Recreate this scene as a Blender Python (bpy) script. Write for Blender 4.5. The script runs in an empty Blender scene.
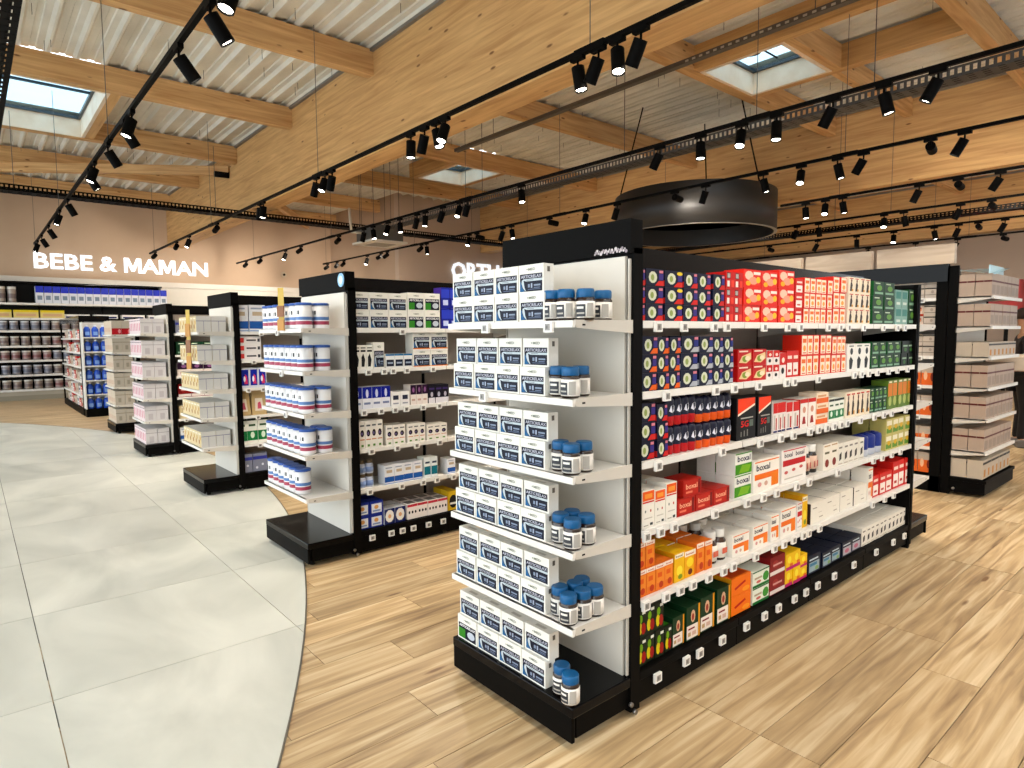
import bpy, bmesh, math, random
from mathutils import Matrix, Vector
random.seed(7)
C = bpy.context.scene.collection
sc = bpy.context.scene
PI = math.pi

# ------------------------------------------------------------------ camera
def make_camera():
    yaw, pitch, roll = 0.8658, 0.0765, -0.0072
    f = Vector((math.cos(yaw)*math.cos(pitch), math.sin(yaw)*math.cos(pitch), -math.sin(pitch)))
    r = Vector((math.sin(yaw), -math.cos(yaw), 0)); u = r.cross(f)
    r2 = r*math.cos(roll)+u*math.sin(roll); u2 = u*math.cos(roll)-r*math.sin(roll)
    cd = bpy.data.cameras.new('camera'); cam = bpy.data.objects.new('camera', cd); C.objects.link(cam)
    M = Matrix((r2, u2, -f)).transposed().to_4x4(); M.translation = Vector((0, 0, 1.5))
    cam.matrix_world = M
    cd.sensor_width = 36; cd.lens = 36*638.8/1024; cd.clip_start = .05; cd.clip_end = 200
    sc.camera = cam
make_camera()

# ------------------------------------------------------------------ world, exposure
SKY_STRENGTH = 2.6
EXPOSURE = 0.72
SPOT_WATTS = 58.0
w = bpy.data.worlds.new('sky'); sc.world = w; w.use_nodes = True
nt = w.node_tree; bg = nt.nodes['Background']
tc = nt.nodes.new('ShaderNodeTexCoord'); nz = nt.nodes.new('ShaderNodeTexNoise'); cr = nt.nodes.new('ShaderNodeValToRGB')
nz.inputs['Scale'].default_value = 2.2; nz.inputs['Detail'].default_value = 3
cr.color_ramp.elements[0].color = (.70, .84, .93, 1); cr.color_ramp.elements[1].color = (.95, .98, 1, 1)
cr.color_ramp.elements[0].position = .35; cr.color_ramp.elements[1].position = .65
nt.links.new(tc.outputs['Generated'], nz.inputs['Vector']); nt.links.new(nz.outputs['Fac'], cr.inputs['Fac'])
nt.links.new(cr.outputs['Color'], bg.inputs['Color']); bg.inputs['Strength'].default_value = SKY_STRENGTH
sc.view_settings.view_transform = 'Standard'; sc.view_settings.look = 'None'
sc.view_settings.gamma = 1; sc.view_settings.exposure = EXPOSURE; sc.view_settings.use_curve_mapping = False

# ------------------------------------------------------------------ helpers
def lin(h):
    h = h.lstrip('#'); v = [int(h[i:i+2], 16)/255 for i in (0, 2, 4)]
    return tuple((c/12.92 if c <= .04045 else ((c+.055)/1.055)**2.4) for c in v)+(1,)
MC = {}
def deep(h):
    """a printed ink colour, a little deeper than its swatch"""
    v = [int(h.lstrip('#')[i:i+2], 16)/255 for i in (0, 2, 4)]
    return '#%02x%02x%02x' % tuple(int(255*(c**(1.5 if c < .4 else 1.22))*.97) for c in v)
def mat(col, rough=.5, metal=0, emit=0, vary=0, spec=.5):
    """plain procedural material: base colour with faint noise, cached"""
    key = (col, rough, metal, emit, vary, spec)
    if key in MC: return MC[key]
    m = bpy.data.materials.new('paint_'+col.strip('#')); m.use_nodes = True
    n = m.node_tree; b = n.nodes['Principled BSDF']
    c = lin(col); b.inputs['Roughness'].default_value = rough; b.inputs['Metallic'].default_value = metal
    b.inputs['Specular IOR Level'].default_value = spec
    if emit:
        b.inputs['Base Color'].default_value = c
        b.inputs['Emission Color'].default_value = c; b.inputs['Emission Strength'].default_value = emit
    else:
        t = n.nodes.new('ShaderNodeTexCoord'); z = n.nodes.new('ShaderNodeTexNoise'); z.inputs['Scale'].default_value = 9
        r = n.nodes.new('ShaderNodeValToRGB'); k = .93-vary
        r.color_ramp.elements[0].color = (c[0]*k, c[1]*k, c[2]*k, 1); r.color_ramp.elements[1].color = c
        n.links.new(t.outputs['Object'], z.inputs['Vector']); n.links.new(z.outputs['Fac'], r.inputs['Fac'])
        n.links.new(r.outputs['Color'], b.inputs['Base Color'])
    MC[key] = m; return m

def tex_mat(name, c0, c1, scale=(1, 1, 1), nscale=4, detail=6, rough=.5, bump=0, rnd=0, c2=None, knots=None, rough_rng=None, use='Object', dist=0, pos=(.3, .7)):
    """streaked or mottled procedural material"""
    m = bpy.data.materials.new(name); m.use_nodes = True; n = m.node_tree; L = n.links; b = n.nodes['Principled BSDF']
    t = n.nodes.new('ShaderNodeTexCoord'); mp = n.nodes.new('ShaderNodeMapping'); mp.inputs['Scale'].default_value = scale
    oi = n.nodes.new('ShaderNodeObjectInfo')
    if use == 'World':
        g = n.nodes.new('ShaderNodeNewGeometry'); src = g.outputs['Position']
    else: src = t.outputs[use]
    if rnd:
        cx = n.nodes.new('ShaderNodeCombineXYZ')
        mm = n.nodes.new('ShaderNodeMath'); mm.operation = 'MULTIPLY'; mm.inputs[1].default_value = 37
        L.new(oi.outputs['Random'], mm.inputs[0]); [L.new(mm.outputs[0], cx.inputs[i]) for i in range(3)]
        va = n.nodes.new('ShaderNodeVectorMath'); va.operation = 'ADD'
        L.new(src, va.inputs[0]); L.new(cx.outputs[0], va.inputs[1]); src = va.outputs[0]
    L.new(src, mp.inputs['Vector'])
    z = n.nodes.new('ShaderNodeTexNoise'); z.inputs['Scale'].default_value = nscale; z.inputs['Detail'].default_value = detail
    z.inputs['Distortion'].default_value = dist
    L.new(mp.outputs[0], z.inputs['Vector'])
    r = n.nodes.new('ShaderNodeValToRGB'); e = r.color_ramp.elements
    e[0].color = lin(c0); e[1].color = lin(c1); e[0].position = pos[0]; e[1].position = pos[1]
    if c2: x = e.new(.5); x.color = lin(c2)
    L.new(z.outputs['Fac'], r.inputs['Fac']); col = r.outputs['Color']
    if knots:
        v = n.nodes.new('ShaderNodeTexVoronoi'); v.inputs['Scale'].default_value = knots[0]
        m2 = n.nodes.new('ShaderNodeMapping'); m2.inputs['Scale'].default_value = knots[3]
        L.new(src, m2.inputs['Vector']); L.new(m2.outputs[0], v.inputs['Vector'])
        kr = n.nodes.new('ShaderNodeValToRGB'); kr.color_ramp.elements[0].position = knots[1]; kr.color_ramp.elements[1].position = knots[1]*1.9
        kr.color_ramp.elements[0].color = (1, 1, 1, 1); kr.color_ramp.elements[1].color = (0, 0, 0, 1)
        L.new(v.outputs['Distance'], kr.inputs['Fac'])
        mx = n.nodes.new('ShaderNodeMixRGB'); mx.inputs['Color2'].default_value = lin(knots[2])
        L.new(kr.outputs['Color'], mx.inputs['Fac']); L.new(col, mx.inputs['Color1']); col = mx.outputs[0]
    if rnd:
        hs = n.nodes.new('ShaderNodeHueSaturation'); mr = n.nodes.new('ShaderNodeMapRange')
        mr.inputs['To Min'].default_value = 1-rnd; mr.inputs['To Max'].default_value = 1+rnd
        L.new(oi.outputs['Random'], mr.inputs['Value']); L.new(mr.outputs[0], hs.inputs['Value']); L.new(col, hs.inputs['Color']); col = hs.outputs[0]
    L.new(col, b.inputs['Base Color']); b.inputs['Roughness'].default_value = rough
    if bump:
        bp = n.nodes.new('ShaderNodeBump'); bp.inputs['Strength'].default_value = bump; bp.inputs['Distance'].default_value = .01
        L.new(z.outputs['Fac'], bp.inputs['Height']); L.new(bp.outputs[0], b.inputs['Normal'])
    return m

class MB:
    """collects boxes, tubes and sheets into one mesh"""
    def __init__(s): s.v = []; s.f = []; s.m = []; s.ms = []; s.sm = []
    def mi(s, m):
        if m not in s.ms: s.ms.append(m)
        return s.ms.index(m)
    def poly(s, pts, m, smooth=False):
        k = len(s.v); s.v += [tuple(p) for p in pts]; s.f.append(tuple(range(k, k+len(pts)))); s.m.append(s.mi(m)); s.sm.append(smooth)
    def box(s, x0, y0, z0, x1, y1, z1, m):
        x0, x1 = min(x0, x1), max(x0, x1); y0, y1 = min(y0, y1), max(y0, y1); z0, z1 = min(z0, z1), max(z0, z1)
        k = len(s.v); i = s.mi(m)
        s.v += [(x0, y0, z0), (x1, y0, z0), (x1, y1, z0), (x0, y1, z0), (x0, y0, z1), (x1, y0, z1), (x1, y1, z1), (x0, y1, z1)]
        for q in ((0, 3, 2, 1), (4, 5, 6, 7), (0, 1, 5, 4), (1, 2, 6, 5), (2, 3, 7, 6), (3, 0, 4, 7)):
            s.f.append(tuple(k+a for a in q)); s.m.append(i); s.sm.append(False)
    def prism(s, pts, axis, a0, a1, m):
        """closed 2-D outline extruded along an axis; pts are the other two coordinates in order"""
        def P(p, a):
            if axis == 'x': return (a, p[0], p[1])
            if axis == 'y': return (p[0], a, p[1])
            return (p[0], p[1], a)
        n = len(pts); k = len(s.v); i = s.mi(m)
        s.v += [P(p, a0) for p in pts]+[P(p, a1) for p in pts]
        for j in range(n):
            s.f.append((k+j, k+(j+1) % n, k+n+(j+1) % n, k+n+j)); s.m.append(i); s.sm.append(False)
        s.f.append(tuple(k+j for j in range(n))[::-1]); s.f.append(tuple(k+n+j for j in range(n))); s.m += [i, i]; s.sm += [False, False]
    def tube(s, p0, p1, r0, m, r1=None, n=10, caps=True, smooth=True):
        p0 = Vector(p0); p1 = Vector(p1); r1 = r0 if r1 is None else r1
        d = (p1-p0).normalized(); a = d.orthogonal().normalized(); b = d.cross(a)
        k = len(s.v); i = s.mi(m)
        for p, r in ((p0, r0), (p1, r1)):
            for j in range(n):
                t = 2*PI*j/n; q = p+a*math.cos(t)*r+b*math.sin(t)*r; s.v.append(tuple(q))
        for j in range(n):
            s.f.append((k+j, k+(j+1) % n, k+n+(j+1) % n, k+n+j)); s.m.append(i); s.sm.append(smooth)
        if caps:
            s.f.append(tuple(k+j for j in range(n))[::-1]); s.f.append(tuple(k+n+j for j in range(n))); s.m += [i, i]; s.sm += [False, False]
    def lathe(s, prof, n=16, c=(0, 0), smooth=True, caps=True):
        """prof: list of (r, z, material of the band that starts here)"""
        k = len(s.v)
        for r, z, m in prof:
            for j in range(n):
                t = 2*PI*j/n; s.v.append((c[0]+r*math.cos(t), c[1]+r*math.sin(t), z))
        for q in range(len(prof)-1):
            i = s.mi(prof[q][2])
            for j in range(n):
                s.f.append((k+q*n+j, k+q*n+(j+1) % n, k+(q+1)*n+(j+1) % n, k+(q+1)*n+j)); s.m.append(i); s.sm.append(smooth)
        if caps and prof[0][0] > 1e-4: s.f.append(tuple(k+j for j in range(n))[::-1]); s.m.append(s.mi(prof[0][2])); s.sm.append(False)
        if caps and prof[-1][0] > 1e-4: s.f.append(tuple(k+(len(prof)-1)*n+j for j in range(n))); s.m.append(s.mi(prof[-1][2])); s.sm.append(False)
    def mesh(s, name):
        me = bpy.data.meshes.new(name); me.from_pydata(s.v, [], s.f); [me.materials.append(m) for m in s.ms]
        me.polygons.foreach_set('material_index', s.m); me.polygons.foreach_set('use_smooth', s.sm); me.update(); return me
    def build(s, name, parent=None, bevel=0, loc=(0, 0, 0)):
        o = bpy.data.objects.new(name, s.mesh(name)); C.objects.link(o); o.location = loc
        if parent is not None: o.parent = parent
        if bevel:
            b = o.modifiers.new('bevel', 'BEVEL'); b.width = bevel; b.segments = 2; b.limit_method = 'ANGLE'
        return o
def link(name, me, parent=None, loc=(0, 0, 0), rz=0, scale=None):
    o = bpy.data.objects.new(name, me); C.objects.link(o); o.location = loc; o.rotation_euler = (0, 0, rz)
    if scale: o.scale = scale
    if parent is not None: o.parent = parent
    return o
def tag(o, label, cat, group=None):
    o['label'] = label; o['category'] = cat
    if group: o['group'] = group
    return o
def thing(name, label, cat, loc=(0, 0, 0), rz=0, group=None):
    o = bpy.data.objects.new(name, None); C.objects.link(o); o.location = loc; o.rotation_euler = (0, 0, rz); o.empty_display_size = .05
    return tag(o, label, cat, group)
def struct(o): o['kind'] = 'structure'; return o
def copy_tree(o, kids, parent=None):
    c = o.copy(); C.objects.link(c)
    if parent is not None: c.parent = parent
    for k, gk in kids: copy_tree(k, gk, c)
    return c
def tree(o): return [(k, tree(k)) for k in o.children]

TXT = {}
def text_polys(s, bold=.0, extrude=0):
    """a text as mesh data scaled so the cap height is 1; returns (verts, faces, width)"""
    key = (s, bold, extrude)
    if key in TXT: return TXT[key]
    cu = bpy.data.curves.new('lettering', 'FONT'); cu.body = s; cu.size = 1; cu.offset = bold; cu.extrude = extrude; cu.resolution_u = 2
    o = bpy.data.objects.new('lettering', cu); C.objects.link(o)
    bpy.context.view_layer.update()
    me = bpy.data.meshes.new_from_object(o.evaluated_get(bpy.context.evaluated_depsgraph_get()))
    vs = [tuple(v.co) for v in me.vertices]; fs = [tuple(p.vertices) for p in me.polygons]
    bpy.data.objects.remove(o); bpy.data.curves.remove(cu); bpy.data.meshes.remove(me)
    if not vs: TXT[key] = ([], [], .3); return TXT[key]
    x0 = min(v[0] for v in vs); x1 = max(v[0] for v in vs); y0 = min(v[1] for v in vs); y1 = max(v[1] for v in vs); h = y1-y0
    vs = [((v[0]-x0)/h, (v[1]-y0)/h, v[2]/h) for v in vs]
    TXT[key] = (vs, fs, (x1-x0)/h); return TXT[key]
def add_text(mb, s, m, fn, bold=.0):
    """put the text into mb; fn maps (u in 0..1 along width, v in 0..1 along height) to a point"""
    vs, fs, wd = text_polys(s, bold); i = mb.mi(m); k = len(mb.v)
    mb.v += [tuple(fn(v[0]/wd, v[1])) for v in vs]
    for f in fs: mb.f.append(tuple(k+a for a in f)); mb.m.append(i); mb.sm.append(False)

# ------------------------------------------------------------------ cartons: one unit mesh per kind, front face at y = 0
W_, NV = '#eeece5', '#1c2746'
def R_(f, a, b, c, d, h): return ('r', f, a, b, c, d, h)
def E_(f, a, b, c, d, h): return ('e', f, a, b, c, d, h)
def X_(f, a, b, c, d, h, s): return ('x', f, a, b, c, d, h, s)
def P_(f, pts, h): return ('p', f, pts, h)
def artic(n1, n2=None):
    p = [R_('F', .05, .06, .95, .68, n1), X_('F', .09, .53, .92, .64, '#c3c4cf', 'ARTICRELAX'),
         P_('F', [(.2, .46), (.3, .42), (.95, .42), (.95, .5), (.3, .5), (.2, .5), (.13, .46), (.12, .35), (.17, .2), (.25, .1), (.3, .07), (.24, .2), (.22, .33)], '#c9d3d8'),
         P_('F', [(.06, .07), (.25, .07), (.15, .2), (.1, .38), (.06, .45)], '#2a6c9c'),
         R_('F', .32, .45, .6, .47, '#7d8a93'), R_('F', .38, .2, .46, .32, '#8f9cb0'), R_('F', .5, .18, .56, .34, '#a9b2c4'), R_('F', .62, .24, .88, .3, '#8f9cb0'), R_('F', .62, .17, .86, .2, '#7b88a0'), R_('F', .38, .12, .88, .145, '#6b7890'),
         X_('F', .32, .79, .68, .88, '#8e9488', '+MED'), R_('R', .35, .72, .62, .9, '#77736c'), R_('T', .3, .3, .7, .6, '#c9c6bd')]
    if n2: p += n2
    return p
DISH = lambda c1, c2=None: [R_('F', 0, .0, 1, .05, '#10193a'), E_('F', .14, .18, .62, .86, '#d9dcc4'), E_('F', .26, .32, .46, .7, '#9fae6a'), P_('F', [(.5, .05), (1, .05), (1, .34), (.72, .34)], c1), R_('F', .72, .38, .98, .75, '#5b4a8a' if c2 is None else c2), R_('F', .74, .78, .96, .93, '#d98a98'), R_('L', 0, .08, 1, .4, c1), R_('L', .2, .55, .8, .9, '#c8a0b8')]
KIND = {
 'artic': dict(base=W_, p=artic(NV), d='white and navy tablet carton'),
 'artic_green': dict(base=W_, p=[R_('F', .05, .06, .95, .68, NV), R_('F', .05, .06, .4, .45, '#4f8f3a'), X_('F', .09, .53, .92, .64, '#f4f2f4', 'ARTICRELAX'), E_('F', .5, .14, .9, .46, '#c5ccd6'), X_('F', .32, .79, .68, .88, '#8e9488', '+MED')], d='white, navy and green carton'),
 'artic_orange': dict(base=W_, p=artic(NV, [R_('F', 0, 0, 1, .06, '#e0893a'), R_('F', 0, .93, 1, 1, '#f6f4ef')]), d='white, navy and orange carton'),
 'dish_red': dict(base='#141f4c', p=DISH('#d23a34'), d='navy box with red corner'),
 'dish_yellow': dict(base='#141f4c', p=DISH('#d8402f')+[E_('F', .66, .74, 1, .96, '#e8cc4c')], d='navy box with yellow badge'),
 'dish_orange': dict(base='#15224c', p=DISH('#e6702c'), d='navy box with orange corner'),
 'dish_grey': dict(base='#16264f', p=DISH('#b9bcc2', '#3d4c86'), d='navy box with grey corner'),
 'red_square': dict(base='#c8281f', p=[R_('F', .12, .6, .5, .94, '#2a2a30'), R_('F', .16, .64, .46, .9, '#b9b6ae'), R_('F', .15, .12, .42, .46, '#f0e6dc'), R_('F', .6, .1, .9, .5, '#e8604a')], d='red box with square window'),
 'red_pink': dict(base='#e2402a', p=[E_('F', .08, .4, .55, .92, '#f7c9b4'), E_('F', .3, .15, .8, .6, '#f4a58c'), E_('F', .7, .25, .95, .62, '#f1c23c'), E_('F', .12, .08, .4, .36, '#f6b32e'), R_('F', .55, .72, .94, .88, '#fbe4d8')], d='bright red fruit tea box'),
 'red_white': dict(base='#d3382a', p=[R_('F', .1, .08, .9, .55, '#f3e9e0'), R_('F', .25, .2, .7, .3, '#c53d33'), R_('F', .15, .7, .85, .82, '#f6d9cd')], d='red and white carton'),
 'red_food': dict(base='#c5221f', p=[P_('F', [(.08, .2), (.3, .6), (.92, .8), (.95, .4), (.6, .14)], '#e7cf9e'), E_('F', .3, .22, .7, .6, '#8aa046'), E_('F', .5, .3, .85, .6, '#efe0c2'), R_('F', .08, .84, .7, .93, '#f2dccb')], d='red box with food picture'),
 'red_dot': dict(base='#efe7e2', p=[R_('F', 0, .52, 1, 1, '#d2301f'), E_('F', .25, .16, .72, .42, '#20202c'), E_('F', .3, .6, .75, .82, '#f4dcd0')], d='white box with red top'),
 'orange_thin': dict(base='#e2492a', p=[R_('F', .1, .05, .92, .96, '#f8e6cf'), R_('F', .2, .62, .82, .82, '#ee7a3c'), E_('F', .28, .2, .74, .5, '#f2a861'), R_('F', .25, .1, .78, .15, '#d8623a')], d='slim cream and orange box'),
 'cream_figure': dict(base='#efe3cd', p=[P_('F', [(.25, .1), (.6, .1), (.75, .5), (.55, .75), (.35, .6)], '#5a4a42'), E_('F', .4, .66, .66, .88, '#6e4b3f'), R_('F', .15, .88, .85, .94, '#c8563c'), R_('F', .6, .1, .85, .25, '#d9a04a')], d='cream box with dark figure'),
 'white_figure': dict(base='#f1efe9', p=[P_('F', [(.3, .08), (.6, .08), (.75, .4), (.45, .55), (.25, .4)], '#26303a'), E_('F', .35, .6, .72, .86, '#4b545c'), R_('F', .2, .9, .8, .95, '#8c8f8c')], d='tall white box, dark figure'),
 'green_dark': dict(base='#1f5a3c', p=[E_('F', .3, .35, .8, .75, '#6fa05a'), R_('F', .1, .12, .9, .26, '#8fb59a'), R_('F', .15, .82, .6, .9, '#c9d8c0'), R_('L', 0, 0, 1, 1, '#2c6b47')], d='dark green herbal box'),
 'green_black': dict(base='#1e3528', p=[R_('F', .15, .55, .85, .68, '#9fb9a0'), E_('F', .3, .15, .75, .48, '#587a4e')], d='black green herbal box'),
 'teal_grey': dict(base='#8fb3a8', p=[R_('F', .1, .5, .9, .9, '#5e8f86'), R_('F', .2, .15, .8, .3, '#d7e2d8')], d='grey teal box'),
 'black_orange': dict(base='#17161a', p=[P_('F', [(.06, .62), (.94, .84), (.94, .98), (.06, .98)], '#f2621c'), P_('F', [(.06, .57), (.94, .79), (.94, .84), (.06, .62)], '#f4e3d2'), X_('F', .22, .3, .62, .45, '#d8362c', '5G'), R_('F', .66, .3, .86, .46, '#6d7a70'), R_('F', .2, .5, .85, .53, '#b9b6ae'), R_('F', .2, .08, .26, .2, '#8a8782'), R_('F', .36, .08, .42, .22, '#8a8782'), R_('F', .52, .08, .58, .24, '#8a8782')], d='large black and orange box'),
 'red_tube': dict(base='#efe6e0', p=[R_('F', 0, .66, 1, 1, '#d4321f'), R_('F', .2, .12, .5, .6, '#c9c2b8'), R_('F', .6, .1, .85, .5, '#c44a3a'), R_('F', .05, .02, .95, .08, '#27306a')], d='white carton with red band'),
 'red_white_tall': dict(base='#f2ebe2', p=[R_('F', 0, .86, 1, 1, '#cf3524'), P_('F', [(.25, .12), (.75, .12), (.62, .38), (.38, .38)], '#a83228'), E_('F', .3, .5, .72, .74, '#d6a08a'), R_('L', 0, 0, 1, 1, '#c4241c')], d='tall white and red box'),
 'orange_white': dict(base='#f2dfc8', p=[R_('F', 0, .0, 1, .5, '#e8763a'), R_('F', .1, .6, .8, .8, '#d9a77c')], d='flat cream and orange box'),
 'green_white': dict(base='#eef0e6', p=[R_('F', 0, .12, 1, .5, '#2f8a64'), E_('F', .3, .2, .7, .46, '#dfeedd'), R_('F', .15, .68, .8, .76, '#5d6a5c'), R_('F', 0, .9, 1, 1, '#3f4a44')], d='white and green carton'),
 'green_orange': dict(base='#6d8a44', p=[R_('F', .08, .45, .92, .9, '#d98a3c'), E_('F', .2, .1, .8, .45, '#b9c478'), R_('F', .2, .92, .8, .98, '#efe8cf')], d='green and orange pouch box'),
 'orange_head': dict(base='#f1ece2', p=[R_('F', .04, .72, .96, .97, '#ec6a22'), R_('F', .04, .66, .96, .7, '#d23c28'), R_('F', .2, .78, .8, .9, '#f3a458'), E_('F', .2, .4, .32, .48, '#8a8f86'), E_('F', .62, .4, .74, .48, '#c0553c'), R_('F', .12, .05, .5, .08, '#b8b3a6'), R_('F', .62, .05, .85, .12, '#4c5654'), R_('F', .15, .24, .8, .27, '#cdc6b8')], d='tall white box, orange head'),
 'red_small': dict(base='#b73420', p=[R_('F', .06, .1, .94, .92, '#c23f26'), X_('F', .14, .45, .78, .75, '#f6b798', 'boxal'), R_('F', .14, .2, .5, .32, '#e8876a'), R_('F', .82, .1, .94, .92, '#8a1f1a')], d='small red orange carton'),
 'green_word': dict(base='#f0efe6', p=[R_('F', 0, .04, 1, .5, '#5f9a1e'), P_('F', [(.2, .1), (.8, .1), (.95, .4), (.4, .46)], '#86b82e'), X_('F', .12, .62, .9, .88, '#2c2a60', 'boxal'), R_('F', 0, .95, 1, 1, '#5f9a1e')], d='white and lime green carton'),
 'orange_word': dict(base='#f3eee4', p=[R_('F', .04, .38, .96, .56, '#ef7f22'), R_('F', .68, .08, .96, .5, '#f08a1e'), X_('F', .1, .66, .62, .86, '#3a3450', 'boxal'), R_('F', .04, .92, .96, .96, '#ee8a3c'), E_('F', .15, .14, .3, .3, '#dca6a0'), E_('F', .4, .14, .54, .3, '#d8b4a0')], d='white and orange carton'),
 'red_word': dict(base='#f1ebe4', p=[R_('F', .04, .5, .96, .68, '#c62b36'), X_('F', .1, .76, .42, .9, '#4a3a52', 'boxal'), X_('F', .55, .76, .9, .9, '#4a3a52', 'boxal'), E_('F', .1, .26, .25, .36, '#d2706c'), E_('F', .4, .3, .55, .4, '#d2706c'), E_('F', .7, .34, .85, .44, '#d2706c'), R_('F', .1, .1, .85, .14, '#c9c2b6'), R_('F', .04, .95, .96, .98, '#d0404c')], d='white carton with crimson band'),
 'white_brown': dict(base='#efe8da', p=[E_('F', .25, .1, .78, .42, '#8f4632'), R_('F', .2, .62, .8, .7, '#6f6a60'), R_('F', .1, .9, .9, .95, '#c0a27c')], d='white box with brown drawing'),
 'white_thin': dict(base='#e9e4d8', p=[P_('F', [(.28, .2), (.7, .28), (.72, .6), (.3, .5)], '#3b3330'), R_('F', .2, .76, .82, .84, '#8f8880'), R_('F', .1, .05, .9, .1, '#c9bfae')], d='slim off-white box'),
 'yellow_green': dict(base='#c9c07a', p=[R_('F', .08, .1, .92, .4, '#6f9a4a'), R_('F', .1, .6, .9, .9, '#ece6cc'), E_('F', .3, .3, .8, .62, '#d9b23a')], d='yellow and green box'),
 'orange_box': dict(base='#e8843c', p=[R_('F', 0, .84, 1, 1, '#f4e4d4'), X_('F', .16, .88, .82, .95, '#c2402c', 'boxal'), R_('F', .08, .3, .92, .8, '#ee9648'), R_('F', .2, .5, .7, .68, '#e36a2a'), E_('F', .35, .08, .85, .34, '#c25a24')], d='orange vitamin carton'),
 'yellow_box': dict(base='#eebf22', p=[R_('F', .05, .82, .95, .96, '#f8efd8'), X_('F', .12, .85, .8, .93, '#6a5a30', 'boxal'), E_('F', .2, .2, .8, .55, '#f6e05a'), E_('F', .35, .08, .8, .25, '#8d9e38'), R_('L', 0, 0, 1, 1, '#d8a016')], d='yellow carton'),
 'yellow_orange': dict(base='#f0b428', p=[R_('F', 0, .8, 1, 1, '#f5ebd8'), X_('F', .12, .85, .85, .94, '#b84c2c', 'boxal'), E_('F', .15, .38, .8, .74, '#f5d848'), E_('F', .3, .08, .7, .32, '#7b4a22'), R_('F', .84, 0, 1, .8, '#ea8a2c')], d='yellow and orange carton'),
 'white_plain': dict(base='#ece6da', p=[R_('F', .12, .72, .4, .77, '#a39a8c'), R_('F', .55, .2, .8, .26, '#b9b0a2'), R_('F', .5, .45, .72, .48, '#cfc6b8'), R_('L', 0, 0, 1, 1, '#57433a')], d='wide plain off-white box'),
 'green_fruit': dict(base='#243b1c', p=[E_('F', .1, .1, .55, .55, '#d8c828'), E_('F', .45, .08, .95, .5, '#a82a1e'), E_('F', .2, .5, .6, .8, '#7fae2c'), R_('F', .55, .8, .9, .9, '#e6e6dc'), R_('F', 0, .94, 1, 1, '#12180f'), R_('T', .15, .1, .9, .9, '#4f8022')], d='black green fruit tea box'),
 'green_label': dict(base='#1d5230', p=[R_('F', .02, .04, .86, .44, '#efe4da'), R_('F', .88, 0, 1, 1, '#e3a42c'), E_('F', .3, .5, .64, .88, '#d8b494'), E_('F', .36, .56, .56, .78, '#a85644'), R_('F', .12, .31, .6, .36, '#8f2a3a'), R_('F', .1, .12, .3, .24, '#c4a478'), R_('F', .4, .12, .7, .24, '#d8b8a8')], d='green box with cream panel'),
 'orange_pack': dict(base='#ee7f1e', p=[P_('F', [(.15, .45), (.7, .7), (.74, .58), (.2, .33)], '#c4321e'), E_('F', .55, .08, .95, .35, '#f6a13a'), R_('L', 0, 0, 1, 1, '#e0a024'), R_('T', .1, .1, .9, .9, '#c86418')], d='wide orange box'),
 'green_leaf': dict(base='#e6eadb', p=[R_('F', 0, 0, 1, .16, '#2e7a4c'), E_('F', .6, .2, .98, .8, '#5d9a4e'), R_('F', .1, .5, .55, .62, '#b8a890'), R_('F', 0, .92, 1, 1, '#38684a'), E_('F', .2, .24, .5, .42, '#d2746a')], d='white box with green leaves'),
 'maroon_white': dict(base='#8e2427', p=[R_('F', 0, .04, 1, .24, '#e6ddd6'), E_('F', .15, .4, .55, .8, '#a84a44'), R_('F', .2, .5, .8, .6, '#d9a8a0')], d='maroon box with white foot'),
 'yellow_magenta': dict(base='#efc41c', p=[R_('F', 0, 0, 1, .2, '#c42a78'), E_('F', .2, .4, .7, .85, '#f6e258'), R_('F', .5, .2, .92, .38, '#e07a24')], d='yellow box with magenta foot'),
 'navy_panel': dict(base='#1b2c48', p=[R_('F', .1, .1, .9, .62, '#9fb2b8'), R_('F', .15, .4, .7, .56, '#5a86a2'), R_('F', .1, .72, .8, .8, '#c9d4da'), E_('F', .55, .12, .85, .34, '#8fae6a')], d='navy box with pale panel'),
 'navy_pink': dict(base='#20304c', p=[R_('F', .1, .1, .9, .62, '#b8b4bc'), E_('F', .25, .2, .7, .5, '#c07088'), R_('F', .1, .74, .8, .82, '#c9d4da')], d='navy box with pink panel'),
 'purple_blue': dict(base='#2a3d9c', p=[R_('F', .0, .5, 1, .92, '#4b5fc4'), R_('F', .2, .15, .8, .4, '#c9d2ee'), R_('L', 0, 0, 1, 1, '#5a3a8a'), R_('T', 0, 0, 1, 1, '#4a3a94')], d='purple and blue box'),
 'black_mark': dict(base='#efece4', p=[R_('F', .1, .72, .9, .8, '#1c1c20'), P_('F', [(.2, .1), (.65, .1), (.8, .4), (.5, .66), (.2, .5)], '#2c2c30'), R_('F', .1, .86, .9, .92, '#8c8c88')], d='slim white box, black mark'),
 'navy_label': dict(base='#e9e9e6', p=[R_('F', .08, .12, .92, .6, '#26324e'), R_('F', .2, .3, .8, .42, '#a8b4c4'), R_('F', .0, .88, 1, 1, '#2a7cb0')], d='small white and navy box'),
 'blue_white': dict(base='#e9eaf0', p=[R_('F', 0, .48, 1, 1, '#23389a'), E_('F', .35, .5, .65, .9, '#d8dcf0'), R_('F', .15, .2, .85, .3, '#8a92b0')], d='white and royal blue box'),
 'white_small': dict(base='#eceae6', p=[R_('F', .2, .45, .8, .75, '#4a4e64'), R_('F', .2, .15, .8, .25, '#a8a8b0')], d='small white box'),
 'purple_white': dict(base='#e6dcd4', p=[R_('F', 0, .52, 1, 1, '#4a1f4c'), R_('F', .2, .2, .8, .3, '#c8a89c'), E_('F', .3, .62, .7, .88, '#9a6a98')], d='cream box with purple top'),
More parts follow.
